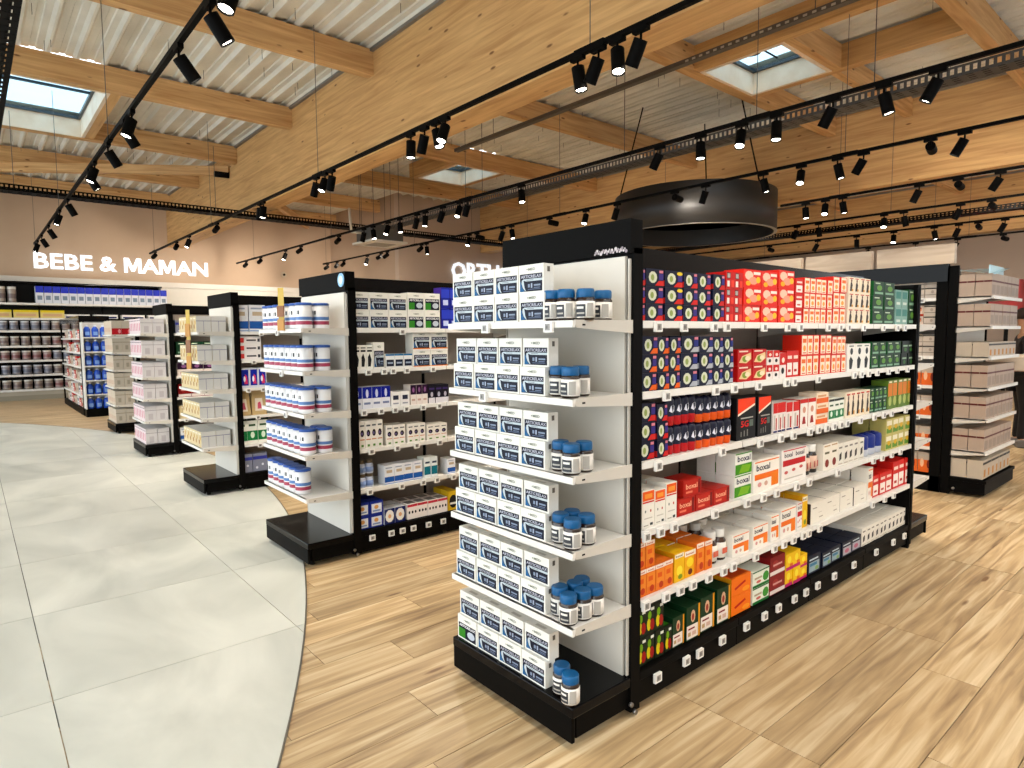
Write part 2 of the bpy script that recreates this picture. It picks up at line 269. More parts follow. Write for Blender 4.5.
 'dark_white': dict(base='#2c2436', p=[R_('F', .0, .0, 1, .3, '#dcd8dc'), E_('F', .3, .34, .7, .62, '#b8b4c0'), R_('F', .1, .74, .9, .84, '#5c4470')], d='dark purple box, white foot'),
 'white_dot': dict(base='#efebe2', p=[E_('F', .18, .42, .82, .68, '#22242c'), E_('F', .3, .48, .6, .6, '#7a6a94'), R_('F', .1, .3, .9, .34, '#d2946a'), R_('F', .15, .8, .85, .86, '#6a6e70'), R_('F', .3, .06, .7, .14, '#6f9a5c')], d='slim white box, dark disc'),
 'white_blue': dict(base='#e9ebee', p=[R_('F', 0, .12, 1, .4, '#3d68b0'), R_('F', .2, .6, .8, .75, '#c9b8a0'), R_('F', 0, .02, 1, .07, '#9fb6d8'), R_('F', .1, .84, .8, .9, '#a9b2c2')], d='white box with blue band'),
 'white_teal': dict(base='#e9eeec', p=[R_('F', .02, .14, .98, .56, '#167e90'), R_('F', .15, .7, .85, .8, '#52646c')], d='white and teal box'),
 'blue_cube': dict(base='#23479a', p=[R_('F', .12, .1, .9, .8, '#dfe3ea'), E_('F', .32, .38, .66, .7, '#d9a466'), R_('F', .2, .2, .8, .32, '#8a9cc4'), R_('T', .1, .1, .9, .9, '#2c52a8')], d='blue cube pack'),
 'circle_white': dict(base='#dfe3ea', p=[R_('F', 0, 0, 1, 1, '#2a3e6c'), E_('F', .08, .1, .92, .92, '#eceae2'), E_('F', .34, .36, .66, .64, '#e0b088')], d='navy box with white circle'),
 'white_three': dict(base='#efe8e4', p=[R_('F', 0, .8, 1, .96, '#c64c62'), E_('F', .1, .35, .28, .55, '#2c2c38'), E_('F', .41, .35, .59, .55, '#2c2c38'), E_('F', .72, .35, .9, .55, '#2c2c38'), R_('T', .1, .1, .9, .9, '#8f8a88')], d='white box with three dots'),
 'yellow_black': dict(base='#d9b83a', p=[E_('F', .1, .1, 1, .8, '#26262a'), R_('F', .2, .3, .9, .4, '#e8e4da')], d='yellow and black box'),
 'red_flat': dict(base='#ecE8e6'.lower(), p=[R_('F', .02, .2, .3, .8, '#e0605c'), R_('F', .4, .4, .8, .6, '#5a5a64'), R_('F', .86, .3, .96, .7, '#5a5a64')], d='long flat white and red box'),
 'blue_tube': dict(base='#d9dde6', p=[R_('F', .1, .12, .9, .92, '#2040a8'), P_('F', [(.4, .2), (.8, .2), (.7, .6), (.5, .7)], '#e05a78'), E_('F', .3, .3, .55, .6, '#e9ecf4')], d='blue and red hanging pack'),
 'grey_pack': dict(base='#8f93a4', p=[R_('F', 0, .66, 1, .84, '#5058a0'), E_('F', .2, .14, .36, .28, '#dfe0ea'), E_('F', .6, .3, .76, .44, '#dfe0ea')], d='grey wrapped nappy pack'),
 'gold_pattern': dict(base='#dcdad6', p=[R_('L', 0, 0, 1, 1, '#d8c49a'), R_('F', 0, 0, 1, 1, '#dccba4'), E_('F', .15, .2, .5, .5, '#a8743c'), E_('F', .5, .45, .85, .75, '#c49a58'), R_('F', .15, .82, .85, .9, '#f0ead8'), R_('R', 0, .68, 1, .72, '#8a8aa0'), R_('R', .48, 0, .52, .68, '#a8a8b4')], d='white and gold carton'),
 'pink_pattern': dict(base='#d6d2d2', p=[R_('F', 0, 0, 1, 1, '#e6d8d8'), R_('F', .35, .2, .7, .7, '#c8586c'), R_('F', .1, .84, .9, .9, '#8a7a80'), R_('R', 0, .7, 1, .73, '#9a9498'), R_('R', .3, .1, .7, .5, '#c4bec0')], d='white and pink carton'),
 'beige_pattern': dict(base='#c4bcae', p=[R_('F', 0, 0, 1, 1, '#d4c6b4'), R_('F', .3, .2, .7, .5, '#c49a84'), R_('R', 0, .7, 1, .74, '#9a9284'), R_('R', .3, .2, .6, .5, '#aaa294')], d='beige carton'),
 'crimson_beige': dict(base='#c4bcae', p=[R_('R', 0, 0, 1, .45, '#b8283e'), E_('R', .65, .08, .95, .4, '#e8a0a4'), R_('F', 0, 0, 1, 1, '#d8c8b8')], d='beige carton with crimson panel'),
 'white_line': dict(base='#cdc2b6', p=[R_('F', 0, .3, 1, .36, '#8f8880'), R_('F', 0, .86, 1, .96, '#3a3634'), E_('F', .4, .45, .6, .75, '#b0a49a')], d='off-white pack with dark line'),
 'orange_baby': dict(base='#c9bbac', p=[R_('F', 0, .0, 1, .62, '#e2763e'), E_('F', .15, .25, .4, .7, '#f0c8a4'), E_('F', .6, .2, .85, .65, '#8a4424'), R_('F', 0, .8, 1, .88, '#c4bcb2')], d='white and orange biscuit pack'),
 'baby_face': dict(base='#d8c8ba', p=[E_('F', .5, .45, .9, .8, '#d89878'), E_('F', .52, .66, .88, .86, '#a85a3c'), R_('F', .2, .0, 1, .22, '#b85428')], d='cream box with baby face'),
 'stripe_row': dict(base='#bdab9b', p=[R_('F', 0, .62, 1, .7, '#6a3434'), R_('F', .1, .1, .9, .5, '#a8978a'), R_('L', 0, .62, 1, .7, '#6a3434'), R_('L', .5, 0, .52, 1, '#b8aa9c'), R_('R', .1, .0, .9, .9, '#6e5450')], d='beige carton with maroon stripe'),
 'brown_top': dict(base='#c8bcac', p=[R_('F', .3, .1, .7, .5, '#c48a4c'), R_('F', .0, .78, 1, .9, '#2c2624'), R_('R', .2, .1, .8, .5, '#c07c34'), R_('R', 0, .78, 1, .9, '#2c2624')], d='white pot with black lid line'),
 'yellow_sachet': dict(base='#e0cf8a', p=[R_('F', 0, .72, 1, 1, '#e6d23c'), R_('F', .1, .2, .9, .55, '#d8b48c')], d='cream and yellow sachet box'),
 'blue_top': dict(base='#dfe2ea', p=[R_('T', 0, 0, 1, 1, '#3c52c8'), R_('F', 0, .62, 1, 1, '#4458c4'), R_('F', .2, .2, .8, .45, '#8a98a8')], d='white box with blue top'),
 'red_strip': dict(base='#c8b8a4', p=[R_('F', .1, .1, .6, .6, '#b04a3c'), R_('F', .5, .5, .95, .9, '#e2d8ca')], d='small beige and red pack'),
 'purple_pack': dict(base='#7a2a5c', p=[R_('F', .1, .2, .9, .5, '#a84a7c')], d='plum coloured pack'),
 'white_bar': dict(base='#eceae6', p=[R_('F', .05, .1, .95, .5, '#34406c')], d='long white and navy packet'),
}

NAMES = {}
for nm, ks in {'tablet_carton': 'artic artic_green artic_orange', 'detergent_box': 'dish_red dish_yellow dish_orange dish_grey', 'fruit_tea_box': 'red_square red_pink red_food green_fruit orange_pack yellow_magenta maroon_white',
  'herbal_box': 'green_dark green_black teal_grey green_leaf green_label green_orange yellow_green green_white', 'slim_box': 'orange_thin cream_figure white_figure red_tube white_thin black_mark',
  'vitamin_carton': 'orange_head red_small green_word orange_word red_word orange_box yellow_box yellow_orange black_orange', 'skincare_carton': 'blue_white white_small purple_white dark_white white_dot white_blue white_teal navy_label purple_blue',
  'milk_powder_carton': 'gold_pattern', 'teat_carton': 'pink_pattern', 'cereal_carton': 'beige_pattern crimson_beige', 'striped_carton': 'stripe_row brown_top', 'biscuit_pack': 'white_line orange_baby baby_face', 'small_pack': 'red_strip', 'nappy_pack': 'grey_pack'}.items():
    for q in ks.split(): NAMES[q] = nm
def carton_mesh(kind):
    k = KIND[kind]; mb = MB(); m = mat(deep(k['base']), .5, 0, 0, 0, .2)
    mb.box(0, 0, 0, 1, 1, 1, m)
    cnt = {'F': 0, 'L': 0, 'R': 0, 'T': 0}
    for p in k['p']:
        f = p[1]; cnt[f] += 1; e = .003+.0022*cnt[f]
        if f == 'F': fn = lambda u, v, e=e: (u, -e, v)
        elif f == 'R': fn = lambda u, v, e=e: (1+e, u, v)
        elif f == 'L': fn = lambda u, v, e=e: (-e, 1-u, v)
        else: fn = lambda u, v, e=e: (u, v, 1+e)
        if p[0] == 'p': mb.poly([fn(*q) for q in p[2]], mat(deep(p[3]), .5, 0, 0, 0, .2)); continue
        a, b, c, d, h = p[2:7]; mm = mat(deep(h), .5, 0, 0, 0, .2)
        if p[0] == 'r': mb.poly([fn(a, b), fn(c, b), fn(c, d), fn(a, d)], mm)
        elif p[0] == 'e': mb.poly([fn((a+c)/2+(c-a)/2*math.cos(t*PI/5), (b+d)/2+(d-b)/2*math.sin(t*PI/5)) for t in range(10)], mm)
        elif p[0] == 'x': add_text(mb, p[7], mm, lambda u, v: fn(a+(c-a)*u, b+(d-b)*v), .02)
    return mb.mesh('carton_'+kind)
CM = {}
ORD = ['leftmost', 'second', 'third', 'fourth', 'fifth', 'sixth', 'seventh', 'eighth', 'ninth', 'tenth', 'eleventh', 'twelfth', 'thirteenth', 'fourteenth', 'fifteenth', 'sixteenth', 'seventeenth', 'eighteenth', 'nineteenth', 'twentieth', 'twenty-first', 'twenty-second', 'twenty-third', 'twenty-fourth', 'twenty-fifth']
def ordn(i): return 'leftmost' if i == 0 else ORD[i]+' from left'
SHELF = ['top shelf', 'second shelf', 'third shelf', 'fourth shelf', 'fifth shelf', 'base deck']
ZS = [1.549, 1.276, 1.003, .732, .454, .170]
def stackword(r, n):
    if n == 1: return ''
    if n == 2: return ['lower row', 'upper row'][r]
    return ['lowest row', 'middle row', 'highest row'][r]
def jit(a): return (random.random()-.5)*a

CAN_COL = {'CAN_red': ('#141c4a', '#c22a34'), 'CAN_orange': ('#141c4a', '#e5672a'), 'CAN_blue': ('#2a4a8c', '#c8ccd6')}
def can_mesh(k):
    a, b = CAN_COL[k]; A, B, Wm = mat(deep(a), .35, 0, 0, 0, .3), mat(deep(b), .35, 0, 0, 0, .3), mat('#d8d8e4', .35)
    mb = MB(); mb.lathe([(.40, 0, B), (.47, .03, B), (.49, .32, A), (.49, .82, A), (.46, .9, A), (.3, .96, A), (.12, .97, A), (.12, 1, A)], 12)
    if k != 'CAN_blue':
        pts = [(-.33, .5), (-.1, .44), (.25, .5), (.36, .66), (.1, .72), (-.2, .68)]
        mb.poly([(x, -math.sqrt(max(.26-x*x, .01))-.01, z) for x, z in pts], Wm)
    return mb.mesh('pouch_'+k)
def round_parts(kind):
    """body, label and lid meshes, in metres, origin at the base centre"""
    b, l, c = MB(), MB(), MB()
    if kind == 'BOT_black':
        g, wl, cp, r, h = mat('#1c1410', .15), mat('#d8b49c', .5), mat('#e6e2d8', .4), .036, .14
        l.lathe([(r+.001, .02, wl), (r+.001, .085, wl)], 14)
        l.poly([(-.02, -r-.0, .03), (.02, -r-.0, .03), (.02, -r-.0, .06), (-.02, -r-.0, .06)], mat('#a8342c', .5))
    elif kind == 'BOT_white':
        g, wl, cp, r, h = mat('#3c2618', .15), mat('#e6dfd2', .5), mat('#d8d6ce', .4), .035, .135
        l.lathe([(r+.001, .012, wl), (r+.001, .078, wl)], 14)
        l.poly([(-.02, -r-.002, .03), (.02, -r-.002, .03), (.02, -r-.002, .055), (-.02, -r-.002, .055)], mat('#c8583c', .5))
    else:  # JAR
        g, wl, cp, r, h = mat('#c2cbe0', .3), mat('#7d96c8', .5), mat('#5a4a34', .4), .029, .092
        l.lathe([(r+.001, .01, wl), (r+.001, .045, wl)], 12)
    b.lathe([(r*.93, 0, g), (r, .006, g), (r, h*.62, g), (r*.7, h*.74, g), (r*.62, h*.8, g)], 14)
    c.lathe([(r*.8, h*.74, cp), (r*.82, h*.76, cp), (r*.82, h*.97, cp), (r*.74, h, cp)], 14)
    return b.mesh(kind+'_body'), l.mesh(kind+'_label'), c.mesh(kind+'_cap'), h
RDESC = {'CAN_red': ('navy and crimson pouch', 'refill_pouch', 'pouch'), 'CAN_orange': ('navy and orange pouch', 'refill_pouch', 'pouch'), 'CAN_blue': ('blue and white canister', 'canister', 'canister'),
         'BOT_black': ('dark bottle, pale cap', 'pill_bottle', 'bottle'), 'BOT_white': ('brown bottle, white cap', 'pill_bottle', 'bottle'), 'JAR': ('small blue labelled jar', 'cream_jar', 'jar'),
         'KRAFT': ('brown kraft pouch', 'kraft_pouch', 'pouch')}
RP = {}
COUNT = {}
def kraft_mesh():
    mb = MB(); k, w2, r = mat('#b59a68', .7), mat('#ded4c2', .6), mat('#b8405c', .6)
    mb.poly([(0, 0, 0), (1, 0, 0), (.93, .35, .85), (.07, .35, .85)], k); mb.poly([(1, 1, 0), (0, 1, 0), (.07, .65, .85), (.93, .65, .85)], k)
    mb.poly([(0, 0, 0), (.07, .35, .85), (.07, .65, .85), (0, 1, 0)], k); mb.poly([(1, 0, 0), (1, 1, 0), (.93, .65, .85), (.93, .35, .85)], k)
    mb.poly([(.07, .35, .85), (.93, .35, .85), (.95, .5, 1), (.05, .5, 1)], k); mb.poly([(.07, .65, .85), (.05, .5, 1), (.95, .5, 1), (.93, .65, .85)], k)
    mb.poly([(0, 0, 0), (0, 1, 0), (1, 1, 0), (1, 0, 0)], k)
    f = lambda u, v: (u, .41*v-.02, v)
    mb.poly([f(.22, .15), f(.78, .15), f(.74, .6), f(.26, .6)], w2); mb.poly([(x, y-.01, z) for x, y, z in (f(.38, .22), f(.68, .22), f(.6, .48), f(.42, .44))], r)
    return mb.mesh('kraft_pouch')
def place(kind, x, y, z, rz, wid, dep, hei, label, group):
    """one product with its front left lower corner at x, y, z"""
    if kind in KIND:
        if kind not in CM: CM[kind] = carton_mesh(kind)
        o = link(NAMES.get(kind, 'carton'), CM[kind], None, (x, y, z), rz+jit(.03), (wid*.965, dep, hei*.99)); return tag(o, label, 'box', group)
    ex, ey = Vector((math.cos(rz), math.sin(rz))), Vector((-math.sin(rz), math.cos(rz)))
    nm, cat = RDESC[kind][1:]
    if kind == 'KRAFT':
        if kind not in CM: CM[kind] = kraft_mesh()
        return tag(link(nm, CM[kind], None, (x, y, z), rz, (wid*.94, .1, hei)), label, cat, group)
    if kind in CAN_COL:
        if kind not in CM: CM[kind] = can_mesh(kind)
        c = Vector((x, y))+ex*wid/2+ey*wid/2
        return tag(link(nm, CM[kind], None, (c.x, c.y, z), rz, (wid, wid, hei)), label, cat, group)
    if kind not in RP: RP[kind] = round_parts(kind)
    b, l, cp, h = RP[kind]; c = Vector((x, y))+ex*wid/2+ey*.05
    t = thing(nm, label, cat, (c.x, c.y, z), rz, group); s = hei/h; s2 = min(s, wid/.075) if kind != 'JAR' else 1
    t.scale = (s2, s2, s)
    link('body', b, t); link('label', l, t); link('cap', cp, t)
    return t
def desc(kind): return KIND[kind]['d'] if kind in KIND else RDESC[kind][0]
def fill(rows, unit, front, axis='x', cpos=0, backs=(0, 0, 0, 1, 2, 2), dep=.1, zs=ZS, sign=1, shelfnames=SHELF):
    """rows: (level, start, end, kind, facings, stacked, height). axis x faces -y; axis y faces -x (start = larger y)"""
    idx = {}
    for lv, a, b, kind, n, r, h in rows:
        wid = abs(b-a)/n; rz = 0 if axis == 'x' else -PI/2
        nm = 'cartons' if kind in KIND else RDESC[kind][2]+'s'
        g = 'products on the %s of the %s' % (shelfnames[lv], unit)
        for i in range(n):
            q = idx.get((lv, kind), 0); idx[(lv, kind)] = q+1
            for s in range(r):
                for d in range(backs[lv]+1):
                    dd = dep if kind in KIND else wid
                    off = front+d*(dd+.006)+abs(jit(.012))
                    if kind not in KIND and d: continue
                    if axis == 'x': x, y = a+i*wid+.002, off
                    else: x, y = off, a-i*wid-.002
                    z = zs[lv]+s*h
                    hh = h
                    lab = ', '.join(t for t in (desc(kind), ordn(q), stackword(s, r), 'back' if d == 1 else ('rearmost' if d == 2 else ''), shelfnames[lv], unit) if t)
                    place(kind, x, y, z, rz, wid, dd, hh, lab, g)

# ------------------------------------------------------------------ materials of the shop
WOOD = tex_mat('floor_oak', '#7d6346', '#cab591', (.5, 8, 1), 2.6, 9, .42, .05, .15, c2='#b0956d', knots=(2.4, .05, '#6f4f32', (.5, 2.4, 1)), dist=.9, pos=(.26, .68))
TILE = tex_mat('pale_stone_tile', '#b3b5ab', '#d6d6cb', (1, .6, 1), 1.1, 7, .35, .0, .03, dist=1.5, use='World')
BEAM = tex_mat('glulam_wood', '#b98b55', '#dab075', (9, .7, 12), 1.6, 7, .6, .03, .05, knots=(4.2, .06, '#7b5228', (1, .5, 1.5)), dist=.6, use='World')
PURL = tex_mat('purlin_wood', '#b88953', '#dcb37c', (.7, 9, 12), 1.6, 7, .6, .03, .07, knots=(4.2, .06, '#7b5228', (.5, 1, 1.5)), dist=.6)
LWOOD = tex_mat('pale_boarding', '#e6cdb0', '#f6e6d0', (1, 1, 1), 3, 6, .55, .02, .05)
FASCIA = tex_mat('bleached_oak', '#b49b82', '#dccab2', (4, .6, 5), 2, 7, .5, .02, .05, dist=1)
WALL = tex_mat('tan_wall_paint', '#b69d84', '#bca38a', (1, 1, 1), 1.3, 3, .8, use='World')
WALL2 = tex_mat('taupe_wall_paint', '#c0ac9b', '#c6b09c', (1, 1, 1), 1.3, 3, .8, use='World')
DECK = tex_mat('galvanised_roof_sheet', '#d2cec2', '#e8e5da', (1, .5, 1), 3, 5, .45, use='World')
BLK, BLKG, BLKM = mat('#0a0908', .5, 0, 0, 0, .04), mat('#050506', .15, 0, 0, 0, .12), mat('#0e0d0c', .6, 0, 0, 0, .15)
SHW, SHG, PANEL = mat('#dedbd4', .35), mat('#c9c3b8', .45), mat('#cfcabf', .5)
PEGB = mat('#9a8f84', .6)
METAL = mat('#8c8c8c', .3, 1)
GREYM = mat('#55534f', .45)
TAGW, TAGS = mat('#e6e4de', .3), mat('#8a8680', .35)

# ------------------------------------------------------------------ floor
CX, CY, RR = -9.56, 8.06, 11.876
def clip_circle(poly):
    out = poly
    for k in range(160):
        t0 = -1.2+2.4*k/160; nx, ny = math.cos(t0), math.sin(t0); res = []
        f = lambda p: (p[0]-CX)*nx+(p[1]-CY)*ny-RR
        for i in range(len(out)):
            p, q = out[i], out[(i+1) % len(out)]; a, b = f(p), f(q)
            if a <= 0: res.append(p)
            if (a < 0 < b) or (b < 0 < a):
                t = a/(a-b); res.append((p[0]+(q[0]-p[0])*t, p[1]+(q[1]-p[1])*t))
        out = res
        if len(out) < 3: return []
    return out
m = MB(); m.box(-9, -5, -.2, 30, 24, -.006, mat('#3a2d20', .8)); floor = struct(m.build('floor'))
pm = MB(); pm.box(0, 0, -.012, 1.337, .2215, 0, WOOD); PLK = pm.mesh('floor_plank')
far = MB(); planks = []
cam2 = (math.cos(.8658), math.sin(.8658))
for j in range(-22, 92):
    y0 = 1.145+.2245*j; off = (.0, .67, .33, 1.0, .5)[j % 5]
    if j in (0, 1, -1): off = 0
    for i in range(-6, 15):
        x0 = 2.18+1.34*i+off; cx, cy = x0+.67, y0+.11
        if math.hypot(cx-CX, cy-CY) < RR-.75: continue
        d = cx*cam2[0]+cy*cam2[1]; l = abs(-cx*cam2[1]+cy*cam2[0])
        if x0 > 19.5 or cy > 19.7 or cx < -3: continue
        if d < .6 or l > d*.95+1.2: continue
        planks.append((math.hypot(cx, cy), x0, y0))
planks.sort()
for k, (d, x0, y0) in enumerate(planks):
    if k < 295: link('floor_plank', PLK, floor, (x0, y0, 0))
    else: far.box(x0, y0, -.012, x0+1.337, y0+.2215, 0, WOOD)
o = far.build('distant_plank', floor); o['kind'] = 'stuff'
for j in range(-3, 17):
    for i in range(-5, 3):
        x0, y0 = .19+1.03*i, 1.07+1.05*(j-0); x0 += 0
        P = clip_circle([(x0+.002, y0+.002), (x0+1.028, y0+.002), (x0+1.028, y0+1.048), (x0+.002, y0+1.048)])
        if len(P) < 3: continue
        if y0 < -1.2 and x0 < -2: continue
        tb = MB(); tb.prism(P, 'z', -.005, .004, TILE); tb.build('floor_tile', floor)
m = MB(); n = 120
for k in range(n):
    a, b = -1.1+2.2*k/n, -1.1+2.2*(k+1)/n
    q = [(CX+r*math.cos(t), CY+r*math.sin(t)) for r, t in ((RR, a), (RR+.008, a), (RR+.008, b), (RR, b))]
    m.prism(q, 'z', -.004, .005, mat('#6f6a60', .4, .6))
m.build('floor_joint_strip', floor)

# ------------------------------------------------------------------ walls
def wallbox(name, *a, m=WALL): b = MB(); b.box(*a, m); return struct(b.build(name))
wallbox('wall_back', -6, 19.9, 0, 9.25, 20.1, 5.45)
wallbox('wall_return', 9.2, 15.8, 0, 9.4, 19.9, 5.45)
wallbox('wall_back_right', 9.2, 15.6, 0, 26, 15.8, 5.45, m=WALL2)
wallbox('wall_right', 22.4, -3, 0, 22.6, 15.6, 5.45, m=WALL2)
wallbox('wall_unseen_front', -8, -7.2, 0, 26, -7, 5.45, m=WALL2)  # unseen wall behind the camera, added to cut ambient light on the shelf fronts
# pale pelmet band above the wall shelving
m = MB(); m.box(-6, 19.5, 2.86, 9.2, 19.9, 3.0, SHG); m.box(4.1, 19.55, 2.3, 9.2, 19.9, 2.86, mat('#c9c4b8', .5)); struct(m.build('trim_1'))
m = MB(); m.box(9.4, 15.2, 2.4, 22, 15.6, 2.55, SHG); struct(m.build('trim_2'))

# ------------------------------------------------------------------ roof: corrugated sheets, purlins, main beams, skylights
PY = [2.4+2.85*k for k in range(-2, 7)]
PY = [5.25-2.85*3, 5.25-2.85*2, 2.4, 5.25, 8.1, 10.95, 13.85, 16.65, 19.5]
ZR = 5.36
SKY = {1: (0.0, 1.74, 11.12, 13.75), 2: (7.85, 9.1, 4.05, 5.12), 3: (8.0, 9.1, 11.1, 12.5)}
XS = [(-3.0, 4.40), (4.80, 12.05), (12.45, 19.6), (20.0, 26)]
ceiling = struct(thing('ceiling', '', '')); del ceiling['label']; del ceiling['category']
def deck(x0, x1, y0, y1):
    b = MB(); k0 = math.floor(x0/.333)-1; prof = []
    k = k0
    while k*.333 < x1+.4:
        X = k*.333; prof += [(X, 0), (X+.035, -.045), (X+.065, -.045), (X+.10, 0), (X+.18, 0), (X+.19, .018), (X+.25, .018), (X+.26, 0)]; k += 1
    pr_ = [p for p in prof if x0 < p[0] < x1]
    z0 = lambda a: 0
    pr_ = [(x0, 0)]+pr_+[(x1, 0)]
    for (a, za), (c, zc) in zip(pr_, pr_[1:]): b.poly([(a, y0, ZR+.045+za), (c, y0, ZR+.045+zc), (c, y1, ZR+.045+zc), (a, y1, ZR+.045+za)], DECK)
    b.poly([(x0, y0, ZR+.12), (x0, y1, ZR+.12), (x1, y1, ZR+.12), (x1, y0, ZR+.12)], DECK)
    b.build('roof_sheet', ceiling)
for xa, xb in XS:
    for ya, yb in zip(PY, PY[1:]):
        holes = [s for s in SKY.values() if xa < s[0] < xb and ya-.1 < s[2] < yb]
        if not holes: deck(xa-.02, xb+.02, ya-.02, yb+.02 if yb < 19 else 19.9)
        else:
            s = holes[0]; deck(xa-.02, s[0], ya-.02, yb+.02); deck(s[1], xb+.02, ya-.02, yb+.02)
            if s[2]-ya > .3: deck(s[0], s[1], ya-.02, s[2])
            if yb-s[3] > .3: deck(s[0], s[1], s[3], yb+.02)
    pb = MB(); pb.box(0, -.08, 0, xb-xa, .08, .33, PURL); pme = pb.mesh('purlin')
    for y in PY: link('purlin', pme, ceiling, (xa, y, 5.03))
# screw tips poking through the sheets
sb = MB()
for _ in range(420):
    x, y = random.uniform(-2.5, 12), random.uniform(1.5, 17)
    if any(s[0]-.1 < x < s[1]+.1 and s[2]-.1 < y < s[3]+.1 for s in SKY.values()): continue
    if 4.3 < x < 4.9: continue
    sb.box(x, y, ZR-.09, x+.005, y+.005, ZR+.04, mat('#4a463f', .5))
sb.build('screw_tip', ceiling)['kind'] = 'stuff'
for x in (-3.4, 4.40, 12.05, 19.6):
    b = MB(); b.box(x, -4, 4.0, x+.38, 15.6 if x > 10 else 19.9, 5.5, BEAM); b.build('main_beam', ceiling)
    a = MB(); a.box(x-.05, -4, 5.33, x, 15.6 if x > 10 else 19.9, 5.37, mat('#8d8a84', .4, .5)); a.box(x+.38, -4, 5.33, x+.43, 15.6 if x > 10 else 19.9, 5.37, mat('#8d8a84', .4, .5)); a.build('edge_angle', ceiling)
# diagonal wind braces
def beam_between(p, q, w, h, name, m=PURL):
    p, q = Vector(p), Vector(q); d = q-p; b = MB(); b.box(0, -w/2, -h/2, d.length, w/2, h/2, m); o = b.build(name, ceiling)
    o.rotation_mode = 'QUATERNION'; o.rotation_quaternion = d.to_track_quat('X', 'Z'); o.location = p
beam_between((4.4, 14.3, 4.98), (-2.9, 19.2, 4.95), .12, .18, 'wind_brace')
beam_between((4.8, 14.6, 4.9), (8.3, 19.6, 4.95), .12, .18, 'wind_brace')
beam_between((12.4, 6.5, 4.9), (19.0, 1.0, 4.95), .12, .18, 'wind_brace')
m = MB(); m.tube((4.40, 14.3, 4.9), (4.15, 14.45, 4.92), .07, BLK); m.build('brace_fixing', ceiling)
# skylight trimmers and shafts
for k, (x0, x1, y0, y1) in SKY.items():
    wn = MB(); e = .05
    for bx in ((x0-e, y0-e, x0, y1+e), (x1, y0-e, x1+e, y1+e), (x0, y0-e, x1, y0), (x0, y1, x1, y1+e)):
        wn.box(bx[0], bx[1], 5.04, bx[2], bx[3], 5.34, LWOOD)
    o = struct(wn.build('window_%d' % k))
    f = MB(); D = mat('#2f3a40', .4)
    zz = 5.34
    for bx in ((x0-e, y0-e, x0+.04, y1+e), (x1-.04, y0-e, x1+e, y1+e), (x0, y0-e, x1, y0+.04), (x0, y1-.04, x1, y1+e)): f.box(bx[0], bx[1], zz, bx[2], bx[3], zz+.05, D)
    f.build('window_frame', o)
    if k == 2: ym = y0+.3
    else: ym = y0+(y1-y0)*.42
    g = MB(); g.box(x0, ym, zz, x1, ym+.03, zz+.04, D); g.build('glazing_bar', o)
    gl = bpy.data.materials.get('skylight_glass')
    if gl is None:
        gl = bpy.data.materials.new('skylight_glass'); gl.use_nodes = True; n = gl.node_tree; n.nodes.clear()
        t = n.nodes.new('ShaderNodeBsdfTransparent'); t.inputs[0].default_value = (.56, .66, .71, 1); g2 = n.nodes.new('ShaderNodeBsdfGlossy'); g2.inputs['Roughness'].default_value = .05
        mx = n.nodes.new('ShaderNodeMixShader'); mx.inputs[0].default_value = .06; oo = n.nodes.new('ShaderNodeOutputMaterial')
        n.links.new(t.outputs[0], mx.inputs[1]); n.links.new(g2.outputs[0], mx.inputs[2]); n.links.new(mx.outputs[0], oo.inputs[0])
    for ya, yb in ((y0, ym), (ym+.03, y1)):
        g = MB(); g.box(x0, ya, zz+.015, x1, yb, zz+.025, gl); g.build('pane', o)
    t = MB()
    ya, yb = (2.48, 5.17) if k == 2 else (y0-.1, y1+.2)
    t.box(x0-.19, ya, 5.05, x0-.05, yb, 5.36, BEAM); t.box(x1+.05, ya, 5.05, x1+.19, yb, 5.36, BEAM)
    if k == 2: t.box(x1+.19, 3.95, 5.05, 12.05, 4.07, 5.34, PURL); t.box(x0-.05, 3.88, 5.05, x1+.05, 4.0, 5.36, PURL)
    if k == 3: t.box(x0-.1, y1+.05, 5.05, x1+.1, y1+.2, 5.36, PURL)
    t.build('trimmer', ceiling)
m = MB(); m.lathe([(.11, 5.32, BLK), (.12, 5.325, BLK)], 20, (8.4, 4.75)); m.tube((8.1, 4.6, 5.32), (8.8, 4.6, 5.32), .012, BLK); m.build('opener', bpy.data.objects['window_2'])

# ------------------------------------------------------------------ lettering on the walls
LIT = mat('#eef6ff', .4, 0, .56)
def wall_sign(s, x0, x1, y, z0, z1, label):
    t = thing('wall_sign', label, 'sign', (x0, y, z0)); full = text_polys(s, .022)[2]; H = z1-z0; W = x1-x0
    pos = 0; pre = ''
    for i, ch in enumerate(s):
        pre += ch
        if ch == ' ': continue
        wd_pre = text_polys(pre, .022)[2]; vs, fs, wch = text_polys(ch, .022, .04)
        b = MB(); a = (wd_pre-wch)/full*W; sx = W/full
        if ch == 'M':
            ww = wch*sx; b.prism([(a+ww*u, H*v) for u, v in ((0, 0), (0, 1), (.27, 1), (.5, .4), (.73, 1), (1, 1), (1, 0), (.81, 0), (.81, .68), (.59, .1), (.41, .1), (.19, .68), (.19, 0))], 'y', -.02, .02, LIT)
            b.build('letter', t); continue
        b.v = [(v[0]*sx+a, -v[2]*H*.5, v[1]*H) for v in vs]; b.f = list(fs); b.m = [b.mi(LIT)]*len(fs); b.sm = [False]*len(fs)
        b.build('letter', t)
    return t
wall_sign('BEBE & MAMAN', 1.37, 5.40, 19.84, 3.24, 3.63, 'white illuminated BEBE & MAMAN lettering on the tan back wall')
wall_sign('ORTHO', 10.93, 13.3, 15.54, 3.17, 3.66, 'white illuminated ORTHO lettering on taupe wall behind the near end display')

